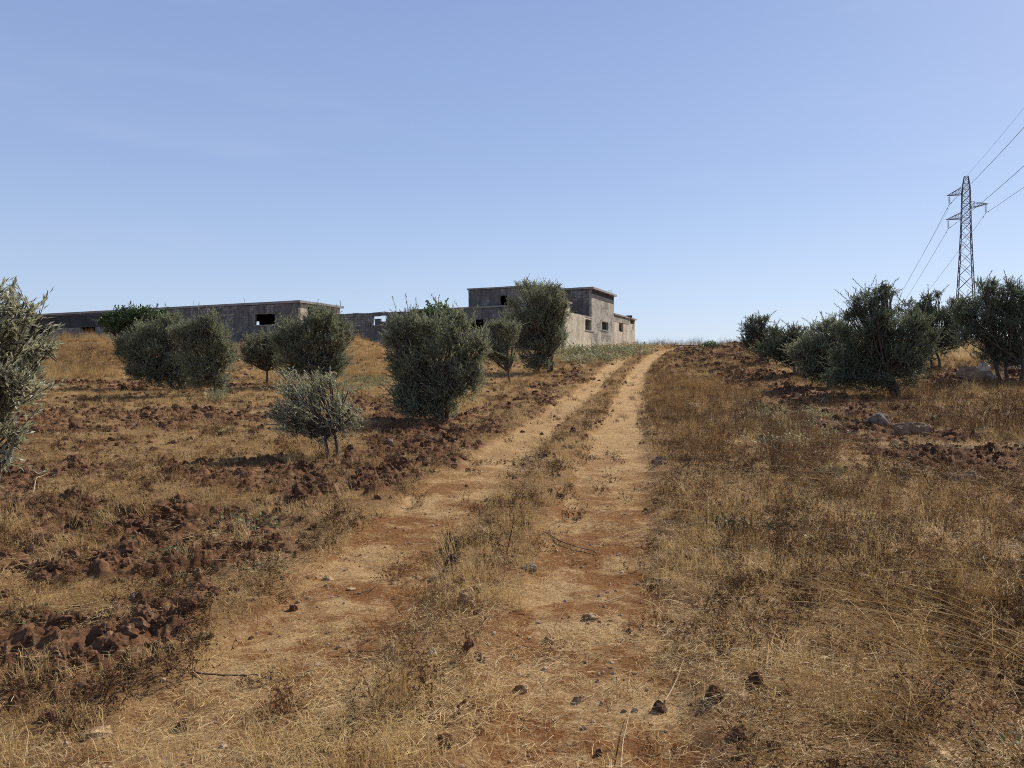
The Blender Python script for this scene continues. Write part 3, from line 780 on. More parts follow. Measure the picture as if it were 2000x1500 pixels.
# near olive cut by the left edge of the picture
tree('olive_tree', None, None, [(-60, 700, 110, 120, 0), (20, 640, 55, 60, -.1), (60, 690, 50, 40, .05), (10, 760, 60, 60, .1), (45, 740, 50, 45, -.1), (-30, 820, 70, 60, 0),
     (30, 855, 30, 30, .05), (32, 600, 18, 36, 0), (70, 625, 26, 14, 0), (-40, 600, 60, 80, .1), (0, 900, 30, 25, 0)],
     'pale grey olive close to the camera, cut off by the left edge', 'olive tree', 'olive_pale', (.066, .015), 3.0, GO, 2, (.25, 0, .1), .018, 11, .9,
     (.09, .20), .35, .019, .7, .36, fat=.9, base_xy=(-3.75, 4.6))
tree('olive_tree', (648, 885), gpt(648, 885)[1], [(590, 765, 46, 38), (548, 815, 26, 22), (620, 800, 62, 45), (570, 820, 45, 30), (650, 790, 35, 45), (560, 750, 30, 24), (630, 745, 26, 22), (665, 830, 22, 22), (635, 842, 34, 20), (600, 840, 30, 16), (620, 858, 22, 12), (690, 810, 20, 20), (535, 800, 16, 14)],
     'small silvery young olive with a thin forked trunk on bare red soil', 'olive tree', 'olive_pale', (.072, .0165), 2.0, GO, 2, (-.6, 0, .3), .026, 12, .9,
     (.14, .32), .3, .026, .5, .5)
tree('olive_tree', (868, 822), gpt(868, 822)[1], [(800, 660, 42, 40), (850, 655, 55, 48), (905, 680, 40, 50), (840, 720, 70, 55), (795, 780, 34, 30), (850, 800, 42, 18), (765, 660, 18, 18), (935, 690, 20, 26), (800, 730, 42, 40), (890, 740, 45, 40), (845, 780, 60, 36), (810, 790, 35, 28), (775, 640, 16, 22), (775, 700, 24, 30), (790, 765, 30, 34), (870, 760, 44, 34), (905, 630, 22, 20), (925, 745, 18, 36)],
     'broad bushy olive reaching down to the ground just left of the track', 'olive tree', 'olive', (.060, .0135), 3.3, GO, 3, (-.15, 0, .2), .04, 13)
tree('olive_tree', (996, 747), gpt(996, 747)[1], [(975, 665, 34, 34), (995, 650, 22, 28), (960, 690, 22, 22), (985, 700, 26, 18), (968, 640, 16, 14)],
     'slim olive with a bare leaning trunk between the broad bush and the tall olive', 'olive tree', 'olive', (.065, .015), 3.2, GO, 1, (-.1, 0, .1), .055, 14)
tree('olive_tree', (1074, 728), gpt(1074, 728)[1], [(1045, 600, 46, 40), (1075, 585, 28, 30), (1022, 560, 17, 15), (1065, 640, 38, 40), (1030, 640, 32, 34), (1003, 615, 22, 28), (1100, 610, 18, 26), (1008, 665, 18, 22), (1075, 565, 18, 14), (1050, 690, 34, 30), (1085, 660, 20, 34), (1040, 705, 24, 18), (1060, 712, 26, 12), (1020, 665, 20, 24)],
     'tallest olive of the left field, standing in front of the building by the track', 'olive tree', 'olive', (.068, .0155), 3.2, GO, 2, (-.1, 0, .15), .075, 15)
tree('olive_tree', (420, 772), gpt(420, 772)[1], [(415, 690, 36, 42), (372, 690, 36, 46), (388, 640, 30, 24), (365, 655, 28, 28), (445, 690, 20, 30), (425, 650, 28, 28), (395, 660, 26, 30), (410, 622, 20, 16), (435, 710, 22, 32), (400, 730, 34, 26), (430, 745, 26, 18), (385, 745, 22, 14)],
     'upright olive with pale weeds at its foot, right end of the large left clump', 'olive tree', 'olive', (.066, .0155), 3.2, GO, 2, (.05, 0, .1), .04, 16)
tree('olive_tree', (361, 759), gpt(361, 759)[1], [(345, 665, 44, 36), (378, 660, 30, 30), (250, 690, 24, 30), (310, 690, 45, 38), (355, 715, 36, 36), (300, 650, 36, 28), (270, 670, 32, 34), (335, 630, 28, 18), (272, 705, 34, 26), (320, 725, 34, 24), (345, 738, 40, 20), (300, 728, 36, 20), (380, 725, 34, 32), (270, 730, 22, 14)],
     'wide dark olive forming the middle of the large left clump', 'olive tree', 'olive', (.068, .016), 3.4, GO, 2, (0, 0, .1), .05, 17)
tree('olive_tree', (520, 732), 33.0, [(505, 675, 32, 26), (545, 670, 26, 24), (530, 690, 30, 24), (490, 690, 18, 20), (525, 660, 18, 14), (515, 705, 22, 12), (545, 705, 22, 16), (490, 705, 14, 10)],
     'small round olive on a crooked trunk left of the two-stemmed olive', 'olive tree', 'olive', (.075, .018), 3.0, GO, 1, (0, 0, 0), .05, 18)
tree('olive_tree', (655, 737), 31.0, [(600, 650, 46, 36), (560, 665, 34, 30), (640, 640, 36, 34), (575, 640, 34, 26), (590, 690, 45, 34), (650, 680, 32, 34), (620, 618, 30, 16), (610, 715, 36, 26), (668, 665, 20, 30), (660, 712, 24, 24), (570, 705, 34, 26), (590, 728, 34, 14), (640, 728, 34, 12)],
     'large olive with several thin stems behind the small silvery one', 'olive tree', 'olive', (.072, .017), 3.3, GO, 3, (0, 0, .05), .05, 19)
tree('leafy_tree', (250, 700), 42.0, [(235, 630, 36, 24), (265, 620, 28, 20), (295, 618, 30, 18), (215, 635, 22, 16), (240, 612, 16, 12), (255, 650, 40, 18), (320, 625, 20, 14)],
     'dark green leafy tree against the left shed, behind the large olive clump', 'tree', 'broad', (.13, .07), 3.0, None, 2, (0, 0, 0), .06, 20, .8, (.2, .4), .3, .05, 1.1)
tree('fig_tree', (850, 690), 50.0, [(830, 610, 26, 12), (860, 606, 26, 11), (848, 618, 36, 14), (882, 615, 16, 10), (870, 600, 10, 7), (850, 640, 45, 20)],
     'light green fig tree showing above the broad olive in front of the low wall', 'tree', 'bright', (.20, .15), 2.2, None, 2, (0, 0, .1), .07, 21, .8, (.25, .45), .4, .09, 1.2)
# right side
R1 = 'olive trees on the right of the track'
tree('olive_tree', (1480, 700), 37.0, [(1465, 640, 22, 18), (1505, 670, 24, 22), (1515, 655, 16, 14), (1485, 630, 18, 14), (1475, 660, 28, 24), (1490, 675, 22, 18), (1460, 670, 16, 18), (1490, 650, 14, 14)],
     'small dark olive standing alone at the far end of the right row, on the crest', 'olive tree', 'olive_dark', (.085, .020), 3.2, R1, 2, (0, 0, .1), .05, 31)
tree('olive_tree', (1550, 722), 30.0, [(1530, 665, 30, 22), (1500, 690, 30, 18), (1590, 695, 30, 24), (1555, 655, 30, 18), (1560, 685, 36, 24), (1520, 690, 22, 18), (1580, 670, 26, 24), (1545, 705, 26, 14)],
     'low bushy olive second from the crest in the right row', 'olive tree', 'olive_dark', (.075, .018), 3.2, R1, 2, (0, 0, .15), .05, 32)
tree('olive_tree', (1620, 742), 25.0, [(1620, 650, 36, 26), (1580, 690, 34, 30), (1655, 665, 34, 36), (1650, 715, 30, 28), (1580, 720, 24, 18), (1600, 680, 34, 28), (1635, 690, 34, 34), (1600, 715, 32, 24), (1600, 735, 30, 14), (1640, 730, 30, 20), (1640, 640, 20, 14), (1590, 700, 22, 24), (1620, 630, 16, 10)],
     'greyish olive with pale upright shoots third from the crest, left of the big dark olive', 'olive tree', 'olive', (.070, .0165), 3.2, R1, 3, (0, 0, .15), .045, 33)
tree('olive_tree', (1757, 762), 21.5, [(1700, 585, 34, 24), (1725, 575, 22, 16), (1680, 605, 24, 18), (1710, 620, 50, 30), (1740, 640, 45, 34), (1640, 735, 34, 24), (1690, 660, 48, 36), (1720, 700, 60, 44), (1680, 720, 42, 32), (1770, 670, 36, 40),
     (1780, 720, 32, 36), (1800, 680, 30, 34), (1655, 700, 34, 34), (1710, 745, 58, 20), (1720, 560, 14, 10), (1790, 630, 26, 24)],
     'large dark olive with a tall uneven crown, biggest of the right row', 'olive tree', 'olive_dark', (.062, .0145), 3.2, R1, 3, (0, 0, .15), .06, 34)
tree('olive_tree', (1830, 690), 33.0, [(1815, 580, 16, 11), (1832, 574, 10, 7), (1870, 630, 26, 26), (1780, 610, 30, 22), (1860, 660, 28, 24), (1800, 600, 22, 14), (1820, 625, 36, 24), (1835, 675, 40, 20), (1795, 690, 34, 22), (1870, 600, 20, 16), (1790, 630, 26, 26), (1850, 620, 24, 20), (1830, 655, 36, 24)],
     'olive behind the gap right of the big dark olive, one sprig raised above it', 'olive tree', 'olive_dark', (.080, .019), 3.0, R1, 2, (.1, 0, .15), .05, 35)
tree('olive_tree', (1975, 718), 27.0, [(1930, 565, 30, 20), (1985, 570, 30, 22), (1900, 600, 34, 24), (1945, 600, 45, 32), (1990, 610, 40, 36), (1885, 655, 34, 26), (1930, 690, 34, 18), (1965, 705, 34, 14), (1920, 640, 45, 30), (1975, 650, 48, 34), (1880, 620, 22, 18), (1985, 690, 42, 24), (1940, 670, 30, 20), (2040, 620, 45, 45), (2050, 670, 40, 40)],
     'broad dark olive at the right edge of the view beside the pylon', 'olive tree', 'olive_dark', (.068, .016), 3.2, R1, 3, (.05, 0, .15), .06, 36)
print('leaves', TOTAL[0])

# ------------------------------------------------------------------ stones
def rock(name, px, py, w, h, mat, label, seed, cat='stone', group=None, deep=.8, sink=.3, link=True, rough=.28, sub=4, at_base=True):
    X, Y = gpt(px, py); wm = w / F * Y / 2; hm = h / F * Y / 2
    bm = bmesh.new(); bmesh.ops.create_icosphere(bm, subdivisions=sub, radius=1)
    g = np.random.default_rng(seed); cuts = []
    for k in range(12):
        n = g.normal(size=3); n /= np.linalg.norm(n); cuts.append((Vector(n), g.uniform(.5, .85)))
    for v in bm.verts:
        for n, d in cuts:
            e = v.co.dot(n) - d
            if e > 0: v.co -= n * e * .92
        q = v.co * 1.7 + Vector((seed * 3.7, 0, 0))
        v.co *= 1 + rough * .5 * mnoise.noise(q) + rough * .28 * mnoise.noise(q * 3) + rough * .14 * mnoise.noise(q * 8)
        v.co.x *= wm; v.co.y *= wm * deep; v.co.x *= 1.18; v.co.y *= 1.18; v.co.z *= hm * 1.45
    me = bpy.data.meshes.new(name); bm.to_mesh(me); bm.free()
    for p in me.polygons: p.use_smooth = False
    me.materials.append(M[mat]); o = bpy.data.objects.new(name, me); COL.objects.link(o)
    o.location = (X, Y, gz1(X, Y) + hm * (1 - sink) * .75); o.rotation_euler = (0, 0, g.uniform(-.4, .4))
    tag(o, label, cat, group); return o
GR = 'field stones scattered over the slope'
ORD = ['nearest the crest', 'second from the crest', 'third from the crest', 'fourth from the crest', 'fifth from the crest', 'sixth from the crest', 'seventh from the crest', 'eighth from the crest',
       'ninth from the crest', 'tenth from the crest', 'fourth from the right edge', 'third from the right edge', 'second from the right edge', 'nearest the right edge']
for i, (px_, py_, w_, h_, mt_) in enumerate([(1352, 704, 9, 6, 'stone_tan'), (1404, 712, 12, 7, 'stone_red'), (1450, 727, 13, 8, 'stone_rut'), (1478, 741, 12, 8, 'stone_red'), (1507, 757, 16, 10, 'stone_red'), (1541, 763, 15, 9, 'stone_tan'),
        (1560, 775, 14, 9, 'stone_rut'), (1612, 776, 17, 11, 'stone_red'), (1642, 803, 20, 11, 'stone_tan'), (1662, 815, 15, 12, 'stone_red'), (1745, 872, 18, 10, 'stone_rut'), (1801, 884, 20, 13, 'stone_red'), (1852, 879, 16, 9, 'stone_tan'), (1935, 905, 22, 14, 'stone_red')]):
    rock('stone', px_, py_, w_, h_, mt_, '%s stone %s in the broken soil right of the track' % ({'stone_tan': 'tan', 'stone_red': 'dark reddish', 'stone_rut': 'ochre'}[mt_], ORD[i]), 700 + i, 'stone', GR, sub=3, sink=.35)
for i, r in enumerate([
    (1718, 832, 50, 40, 'stone_grey', 'angular grey boulder on red soil, the taller of the pair right of the track'),
    (1697, 828, 22, 14, 'stone_red', 'small reddish stone touching the left side of the angular grey boulder'),
    (1780, 846, 56, 34, 'stone_tan', 'wide tan boulder with a flat sunlit top, right of the angular grey one'),
    (1888, 748, 46, 32, 'stone_tan', 'rounded brown boulder below the pale stones near the right edge'),
    (1921, 729, 26, 24, 'stone_white', 'round white stone left of centre in the stone heap under the right olive'),
    (1921, 747, 34, 24, 'stone_grey', 'grey boulder beside the rounded brown one in the stone heap'),
    (1946, 727, 18, 18, 'stone_tan', 'small brownish stone between the two white ones of the heap'),
    (1966, 725, 22, 22, 'stone_white', 'white stone further right in the heap under the right olive'),
    (1990, 722, 22, 20, 'stone_white', 'pale stone of the heap right at the edge of the view'),
    (1906, 731, 11, 10, 'stone_white', 'small pale stone at the left foot of the heap'),
    (1840, 747, 14, 9, 'stone_tan', 'small flat tan stone left of the stone heap'),
    (1350, 801, 40, 16, 'stone_rut', 'flat pale stone in dry grass at the right verge of the track'),
    (1118, 845, 14, 14, 'stone_dark', 'dark round stone on the grassy strip between the wheel ruts'),
    (1032, 1102, 32, 17, 'stone_grey', 'pale grey angular stone on the strip between the ruts'),
    (914, 1192, 36, 42, 'stone_rut', 'ochre egg-shaped stone standing among dark weeds between the ruts'),
    (888, 1052, 42, 32, 'stone_dark', 'dark crumbly clod left of the tall dry weed stalk'),
    (884, 1098, 34, 30, 'stone_dark', 'dark clod just below another one at the left edge of the middle strip'),
    (641, 1104, 20, 13, 'stone_rut', 'small tan stone in the left rut, left of a flatter one'),
    (683, 1126, 20, 8, 'stone_rut', 'flat tan pebble lying in the left wheel rut'),
    (385, 1130, 17, 16, 'stone_tan', 'orange-tan stone beside bleached twigs on the left soil'),
    (310, 1042, 16, 8, 'stone_white', 'little white stone alone on the left ploughed soil'),
    (268, 1082, 26, 17, 'stone_tan', 'tan stone behind the dark hollow in the ploughed soil'),
    (262, 1172, 22, 20, 'stone_grey', 'grey stone in front of the dark hollow in the ploughed soil'),
    (1155, 1194, 36, 14, 'stone_rut', 'flat stone half buried in the right rut, farthest of three'),
    (1072, 1230, 26, 15, 'stone_rut', 'flat stone half buried at the left side of the right rut'),
    (1131, 1345, 28, 16, 'stone_rut', 'half buried stone in the right rut, nearest of three'),
    (1022, 1320, 30, 14, 'stone_rut', 'flat tan slab breaking the surface of the right rut near the camera'),
    (845, 1282, 20, 14, 'stone_white', 'bright white pebble in the dry weeds between the ruts'),
    (1170, 1448, 15, 12, 'stone_dark', 'small black clod in the right rut close to the camera'),
    (1290, 1372, 26, 22, 'stone_dark', 'dark clod at the right side of the right rut'),
    (1892, 946, 86, 26, 'stone_tan', 'long flat rock slab half hidden by dry stalks at the right'),
    (195, 1432, 60, 22, 'stone_rut', 'broad tan stone almost buried at the lower left'),
    (1830, 1475, 100, 30, 'stone_rut', 'large tan slab sunk among dry stalks at the lower right'),
    (1289, 671, 9, 7, 'stone_dark', 'dark stone on the skyline at the crest of the hill'),
    (1331, 683, 9, 6, 'stone_white', 'white stone near the crest just right of the track end'),
    (1362, 687, 14, 6, 'stone_tan', 'flat tan stone on the crest right of the white one'),
    (1588, 765, 18, 10, 'stone_tan', 'tan stone on clods left of the big dark olive'),
    (1157, 739, 14, 7, 'stone_tan', 'pale stone at the left edge of the track in front of the building'),
    (762, 862, 16, 9, 'stone_grey', 'pinkish grey stone on clods under the broad bushy olive'),
    (1292, 914, 26, 18, 'stone_grey', 'grey stone in weeds at the right edge of the right rut'),
    ]):
    px, py, w, h, mt, lb = r
    rock('boulder' if w > 40 else 'stone', px, py, w, h, mt, lb, 40 + i, 'boulder' if w > 40 else 'stone', GR, sub=4 if w > 24 else 3, rough=.5 if mt == 'stone_dark' else .46, sink=.75 if mt == 'stone_rut' and h < 38 else .2)

# ------------------------------------------------------------------ ground cover from small templates, placed by geometry nodes
TC = {}
def strip(P, w0, w1, side):
    """flat tapering blade along polyline P"""
    n = len(P); V = []; ws = np.linspace(w0, w1, n)
    for p, w in zip(P, ws): V += [p - side * w / 2, p + side * w / 2]
    return np.array(V), np.array([[2 * i, 2 * i + 1, 2 * i + 3, 2 * i + 2] for i in range(n - 1)])
def t_straw(g, nb=46, hr=(.05, .2), rad=.09, w=.0026, lean=.5):
    mb = MB()
    for _ in range(nb):
        a = g.uniform(0, 6.283); r = rad * math.sqrt(g.random()); b0 = np.array([r * math.cos(a), r * math.sin(a), -.01])
        h = g.uniform(*hr); th = g.uniform(0, 6.283); ln = abs(g.normal(0, lean)); d = np.array([math.cos(th), math.sin(th), 0])
        P = [b0, b0 + d * h * ln * .35 + np.array([0, 0, h * .5]), b0 + d * h * ln * .85 + np.array([0, 0, h * .85 / (1 + ln * .5)]), b0 + d * h * ln * 1.3 + np.array([0, 0, h / (1 + ln)])]
        s = np.array([-math.sin(th + g.uniform(-1, 1)), math.cos(th), 0]); s /= np.linalg.norm(s)
        mb.add(*strip(P, w * g.uniform(.7, 1.4), w * .25, s))
    return mb
def t_litter(g, nb=110, rad=.24, lr=(.02, .11)):
    mb = MB()
    for _ in range(nb):
        a = g.uniform(0, 6.283); r = rad * math.sqrt(g.random()); z = .002 + g.exponential(.008)
        b0 = np.array([r * math.cos(a), r * math.sin(a), z]); th = g.uniform(0, 6.283); L_ = g.uniform(*lr); c = g.normal(0, .25)
        d = np.array([math.cos(th), math.sin(th), g.normal(0, .12)]); e = np.array([math.cos(th + c), math.sin(th + c), g.normal(0, .12)])
        P = [b0, b0 + d * L_ * .5, b0 + d * L_ * .5 + e * L_ * .5]
        s = np.array([-math.sin(th), math.cos(th), g.normal(0, .4)]); s /= np.linalg.norm(s)
        w = g.uniform(.0009, .0026)
        mb.add(*strip(P, w, w * .6, s))
    return mb
def t_forb(g, ns=9, hr=(.08, .24), rad=.07, w=.0028, leafy=True):
    mb = MB()
    def stem(b0, d, L_, w_, lvl):
        n = 4; P = [b0]; dd = d.copy()
        for k in range(n):
            dd = dd + g.normal(size=3) * .16; dd[2] = max(dd[2], .05); dd /= np.linalg.norm(dd); P.append(P[-1] + dd * L_ / n)
        s = np.cross(dd, g.normal(size=3)); s /= np.linalg.norm(s) + 1e-6
        mb.add(*strip(P, w_, w_ * .5, s))
        if lvl < 2:
            for k in range(1, n + 1):
                for _ in range(2 if lvl == 0 else 1):
                    if g.random() < (.7 if lvl == 0 else .4):
                        e = dd * .5 + g.normal(size=3) * .6 + np.array([0, 0, .25]); e /= np.linalg.norm(e); stem(P[k], e, L_ * g.uniform(.22, .42), w_ * .65, lvl + 1)
        if leafy:
            for p in P[1:]:
                if g.random() < .45:
                    q = g.normal(size=3); q /= np.linalg.norm(q); r_ = np.cross(q, g.normal(size=3)); r_ /= np.linalg.norm(r_); z = g.uniform(.003, .008)
                    mb.add([p, p + q * z + r_ * z * .45, p + q * z * 2.0, p + q * z - r_ * z * .45], [[0, 1, 2, 3]])
    for _ in range(ns):
        a = g.uniform(0, 6.283); r = rad * math.sqrt(g.random()); d = g.normal(size=3) * .3 + np.array([0, 0, 1.0]); d /= np.linalg.norm(d)
        stem(np.array([r * math.cos(a), r * math.sin(a), -.01]), d, g.uniform(*hr), w, 0)
    return mb
def t_long(g, nb=7):
    mb = MB(); th0 = g.uniform(-.5, .5)
    for _ in range(nb):
        th = math.pi + th0 + g.normal(0, .55); L_ = g.uniform(.3, .95); b0 = np.array([g.normal(0, .08), g.normal(0, .08), 0]); rise = g.uniform(.12, .75)
        d = np.array([math.cos(th), math.sin(th), 0]); n = 7; P = [b0]; 
        for k in range(n):
            el = rise * (1 - 1.15 * k / n); P.append(P[-1] + (d * math.cos(el) + np.array([0, 0, math.sin(el)])) * L_ / n)
        mb.tube(P, np.linspace(.0017, .0009, n + 1), 3)
        if g.random() < .55:
            for k in range(10):
                p = P[-1] - (P[-1] - P[-2]) * k * .09; q = g.normal(size=3) * .5 + (P[-1] - P[-2]) / np.linalg.norm(P[-1] - P[-2]); q /= np.linalg.norm(q)
                s = np.cross(q, g.normal(size=3)); s /= np.linalg.norm(s); mb.add(*strip([p, p + q * .022], .0018, .0004, s))
    return mb
def t_leafy(g, nl=38, rad=.12, h=.09, ls=.022):
    mb = MB()
    for _ in range(nl):
        a = g.uniform(0, 6.283); r = rad * math.sqrt(g.random()); p = np.array([r * math.cos(a), r * math.sin(a), g.uniform(.005, h) * (1 - .5 * r / rad)])
        q = np.array([math.cos(a), math.sin(a), g.uniform(-.2, .8)]) + g.normal(size=3) * .5; q /= np.linalg.norm(q); s = np.cross(q, np.array([0, 0, 1.0]) + g.normal(size=3) * .3); s /= np.linalg.norm(s)
        l = ls * g.uniform(.6, 1.5)
        mb.add([p, p + q * l * .5 + s * l * .33, p + q * l, p + q * l * .5 - s * l * .33], [[0, 1, 2, 3]])
        if g.random() < .35: mb.add(*strip([np.array([r * math.cos(a) * .5, r * math.sin(a) * .5, -.01]), p], .002, .001, s))
    return mb
def t_clod(g, i, rough=.5, sub=3):
    bm = bmesh.new(); bmesh.ops.create_icosphere(bm, subdivisions=sub, radius=1)
    for v in bm.verts:
        q = v.co * 1.3 + Vector((i * 5.1, 2, 1)); v.co *= 1 + rough * mnoise.noise(q) + rough * .5 * mnoise.noise(q * 2.7) + rough * .3 * mnoise.noise(q * 6); v.co.z *= .75
    mb = MB(); mb.V = [np.array([v.co[:] for v in bm.verts])]; mb.F3 = [np.array([[v.index for v in f.verts] for f in bm.faces])]; mb.n = len(bm.verts); bm.free()
    return mb
def template(key, makers, mat):
    c = bpy.data.collections.new('tpl_' + key)
    for k, mb in enumerate(makers):
        o = mb.build(key, M[mat], link=False); c.objects.link(o)
    TC[key] = c
def gs(n): return np.random.default_rng(n)
template('straw', [t_straw(gs(k)) for k in range(6)], 'straw')
template('low_straw', [t_straw(gs(20 + k), 60, (.02, .09), .12, .0024, .9) for k in range(5)], 'straw')
template('tall_straw', [t_straw(gs(30 + k), 34, (.18, .42), .10, .0028, .35) for k in range(5)], 'straw')
template('litter', [t_litter(gs(40 + k)) for k in range(6)], 'straw')
template('forb', [t_forb(gs(50 + k)) for k in range(6)], 'brown')
template('low_forb', [t_forb(gs(60 + k), 12, (.03, .11), .10, .0024) for k in range(5)], 'brown')
template('tall_forb', [t_forb(gs(70 + k), 8, (.2, .42), .10, .0032) for k in range(5)], 'brown')
template('long_stalk', [t_long(gs(80 + k)) for k in range(5)], 'straw')
template('leafy', [t_leafy(gs(90 + k)) for k in range(5)], 'weed')
template('clod', [t_clod(gs(1), k) for k in range(6)], 'clod')
template('pebble', [t_clod(gs(1), 10 + k, .3, 2) for k in range(4)], 'pebble')
template('twig', [t_litter(gs(100 + k), 5, .2, (.12, .35)) for k in range(4)], 'brown')

def gn_group():
    ng = bpy.data.node_groups.new('scatter', 'GeometryNodeTree')
    ng.interface.new_socket('Geometry', in_out='INPUT', socket_type='NodeSocketGeometry')
    ng.interface.new_socket('Source', in_out='INPUT', socket_type='NodeSocketCollection')
    ng.interface.new_socket('Geometry', in_out='OUTPUT', socket_type='NodeSocketGeometry')
    n = ng.nodes; L = ng.links
    gi = n.new('NodeGroupInput'); go = n.new('NodeGroupOutput')
    ci = n.new('GeometryNodeCollectionInfo'); ci.inputs['Separate Children'].default_value = True; ci.inputs['Reset Children'].default_value = True
    L.new(gi.outputs['Source'], ci.inputs['Collection'])
    ip = n.new('GeometryNodeInstanceOnPoints'); ip.inputs['Pick Instance'].default_value = True
    def na(name, typ):
        a = n.new('GeometryNodeInputNamedAttribute'); a.data_type = typ; a.inputs['Name'].default_value = name
        return next(o for o in a.outputs if o.enabled and o.name == 'Attribute')
    L.new(gi.outputs['Geometry'], ip.inputs['Points']); L.new(ci.outputs[0], ip.inputs['Instance'])
    L.new(na('idx', 'INT'), ip.inputs['Instance Index']); L.new(na('scl', 'FLOAT_VECTOR'), ip.inputs['Scale'])
    e2r = n.new('FunctionNodeEulerToRotation'); L.new(na('rot', 'FLOAT_VECTOR'), e2r.inputs[0]); L.new(e2r.outputs[0], ip.inputs['Rotation'])
    L.new(ip.outputs[0], go.inputs[0])
    return ng
NG = gn_group(); NG_SRC = [i.identifier for i in NG.interface.items_tree if i.name == 'Source'][0]
CNT = {}
def scatter(name, key, dens, D0, r0=6, pw=1.0, rmax=60, rmin=2.3, scl=(.7, 1.3), sy=None, tilt=.15, tint=(.2, .9), seed=0, label=None, grow=0.0, sink=0, amax=48, freerot=False):
    g = np.random.default_rng(1000 + seed)
    edges = [rmin]
    while edges[-1] < rmax: edges.append(edges[-1] * 1.12)
    XX = []; YY = []
    for a, b_ in zip(edges[:-1], edges[1:]):
        D = D0 * min(1.0, (r0 / a) ** pw); area = math.radians(2 * amax) / 2 * (b_ * b_ - a * a); n = g.poisson(D * area)
        r = np.sqrt(g.uniform(a * a, b_ * b_, n)); th = np.radians(g.uniform(-amax, amax, n)); XX.append(r * np.sin(th)); YY.append(r * np.cos(th))
    X = np.concatenate(XX); Y = np.concatenate(YY)
    z4 = zones(X, Y); k = g.uniform(0, 1, len(X)) < dens(X, Y, *z4)
    X, Y = X[k], Y[k]; z4 = [z[k] for z in z4]; n = len(X); R = np.hypot(X, Y)
    Z = ground0(X, Y) + relief(X, Y, z4[1], z4[0]) - sink
    me = bpy.data.meshes.new(name); me.vertices.add(n); me.vertices.foreach_set('co', np.stack([X, Y, Z], 1).astype(np.float32).ravel())
    s = g.uniform(*scl, n) * (1 + grow * np.clip(R / 10 - 1, 0, 4)); S3 = np.stack([s, s, s * (g.uniform(.75, 1.25, n) if sy is None else sy)], 1)
    rot = np.stack([g.normal(0, tilt, n), g.normal(0, tilt, n), g.uniform(0, 6.283, n)], 1) if not freerot else g.uniform(0, 6.283, (n, 3))
    if key == 'long_stalk': rot[:, 2] = g.normal(0, .7, n)
    for nm, ty, arr in (('scl', 'FLOAT_VECTOR', S3), ('rot', 'FLOAT_VECTOR', rot)):
        me.attributes.new(nm, ty, 'POINT').data.foreach_set('vector', arr.astype(np.float32).ravel())
    me.attributes.new('idx', 'INT', 'POINT').data.foreach_set('value', g.integers(0, 99, n).astype(np.int32))
    pat = np.clip(.5 + .9 * fbm(X, Y, .6, seed + 5, 3), 0, 1)
    me.attributes.new('tint', 'FLOAT', 'POINT').data.foreach_set('value', (tint[0] + (tint[1] - tint[0]) * (.5 * pat + .5 * g.random(n))).astype(np.float32))
    o = bpy.data.objects.new(name, me); COL.objects.link(o)
    md = o.modifiers.new('scatter', 'NODES'); md.node_group = NG; md[NG_SRC] = TC[key]
    tag(o, label, name.replace('_', ' '), kind='stuff'); CNT[name] = n
    return o
def offt(X, Y): return X - xr(Y)
def nz(X, Y, sc, sd, lo=-.2, hi=.2): return sstep(lo, hi, fbm(X, Y, sc, sd, 3))
def nearright(X, Y): return sstep(.5, 1.6, offt(X, Y)) * (1 - sstep(7, 11, np.hypot(X, Y)))
scatter('trodden_straw', 'litter', lambda X, Y, r, p, g, b: np.clip((.28 * r + .55 * g + .9 * b + .20 * p) * (.4 + .8 * nz(X, Y, 1.2, 201)), 0, 1), 46, 5, 1.0, 45, tint=(.2, .95), seed=1, tilt=.05,
        label='matted dry straw lying flat over the track and field')
scatter('short_grass', 'low_straw', lambda X, Y, r, p, g, b: np.clip((.05 * r + .85 * g + .7 * b + .08 * p) * (.25 + .9 * nz(X, Y, .9, 211)), 0, 1), 60, 6, .75, 75, tint=(.15, .8), seed=2, grow=.12,
        label='short bleached grass covering the slope')
scatter('dry_grass', 'straw', lambda X, Y, r, p, g, b: np.clip((.0 * r + .45 * g + .6 * b + .05 * p) * (.1 + 1.0 * nz(X, Y, .7, 221, -.1, .3)), 0, 1), 34, 8, .7, 85, tint=(.1, .75), seed=3, grow=.10,
        label='tufts of dry yellow grass across the field')
scatter('dry_weeds', 'forb', lambda X, Y, r, p, g, b: np.clip((.006 * r + .08 * g + (.50 - (X < xr(Y)) * (.22 + .12 * (Y > 6))) * b + .22 * g * (Y < 7) + .03 * p) * (.2 + .9 * nz(X, Y, .8, 231, -.25, .15)), 0, 1), 44, 8, .75, 80, tint=(.1, .85), seed=4, grow=.08,
        label='thin brown dry weeds standing along and between the ruts')
scatter('low_dry_weeds', 'low_forb', lambda X, Y, r, p, g, b: np.clip((.04 * r + .35 * g + (.55 - .3 * (X < xr(Y))) * b + .12 * p) * (.3 + .8 * nz(X, Y, 1.1, 241)), 0, 1), 44, 7, .8, 60, tint=(.05, .8), seed=5, grow=.08,
        label='low crumbled brown weeds over the ground')
scatter('tall_weeds', 'tall_forb', lambda X, Y, r, p, g, b: np.clip(b * sstep(.6, 1.5, offt(X, Y)) * (.15 + .8 * nz(X, Y, .5, 251)) * (1 - .6 * sstep(10, 25, Y)), 0, 1), 20, 7, 1.0, 45, tint=(.0, .8), seed=6,
        label='tall brown dry weeds filling the right foreground')
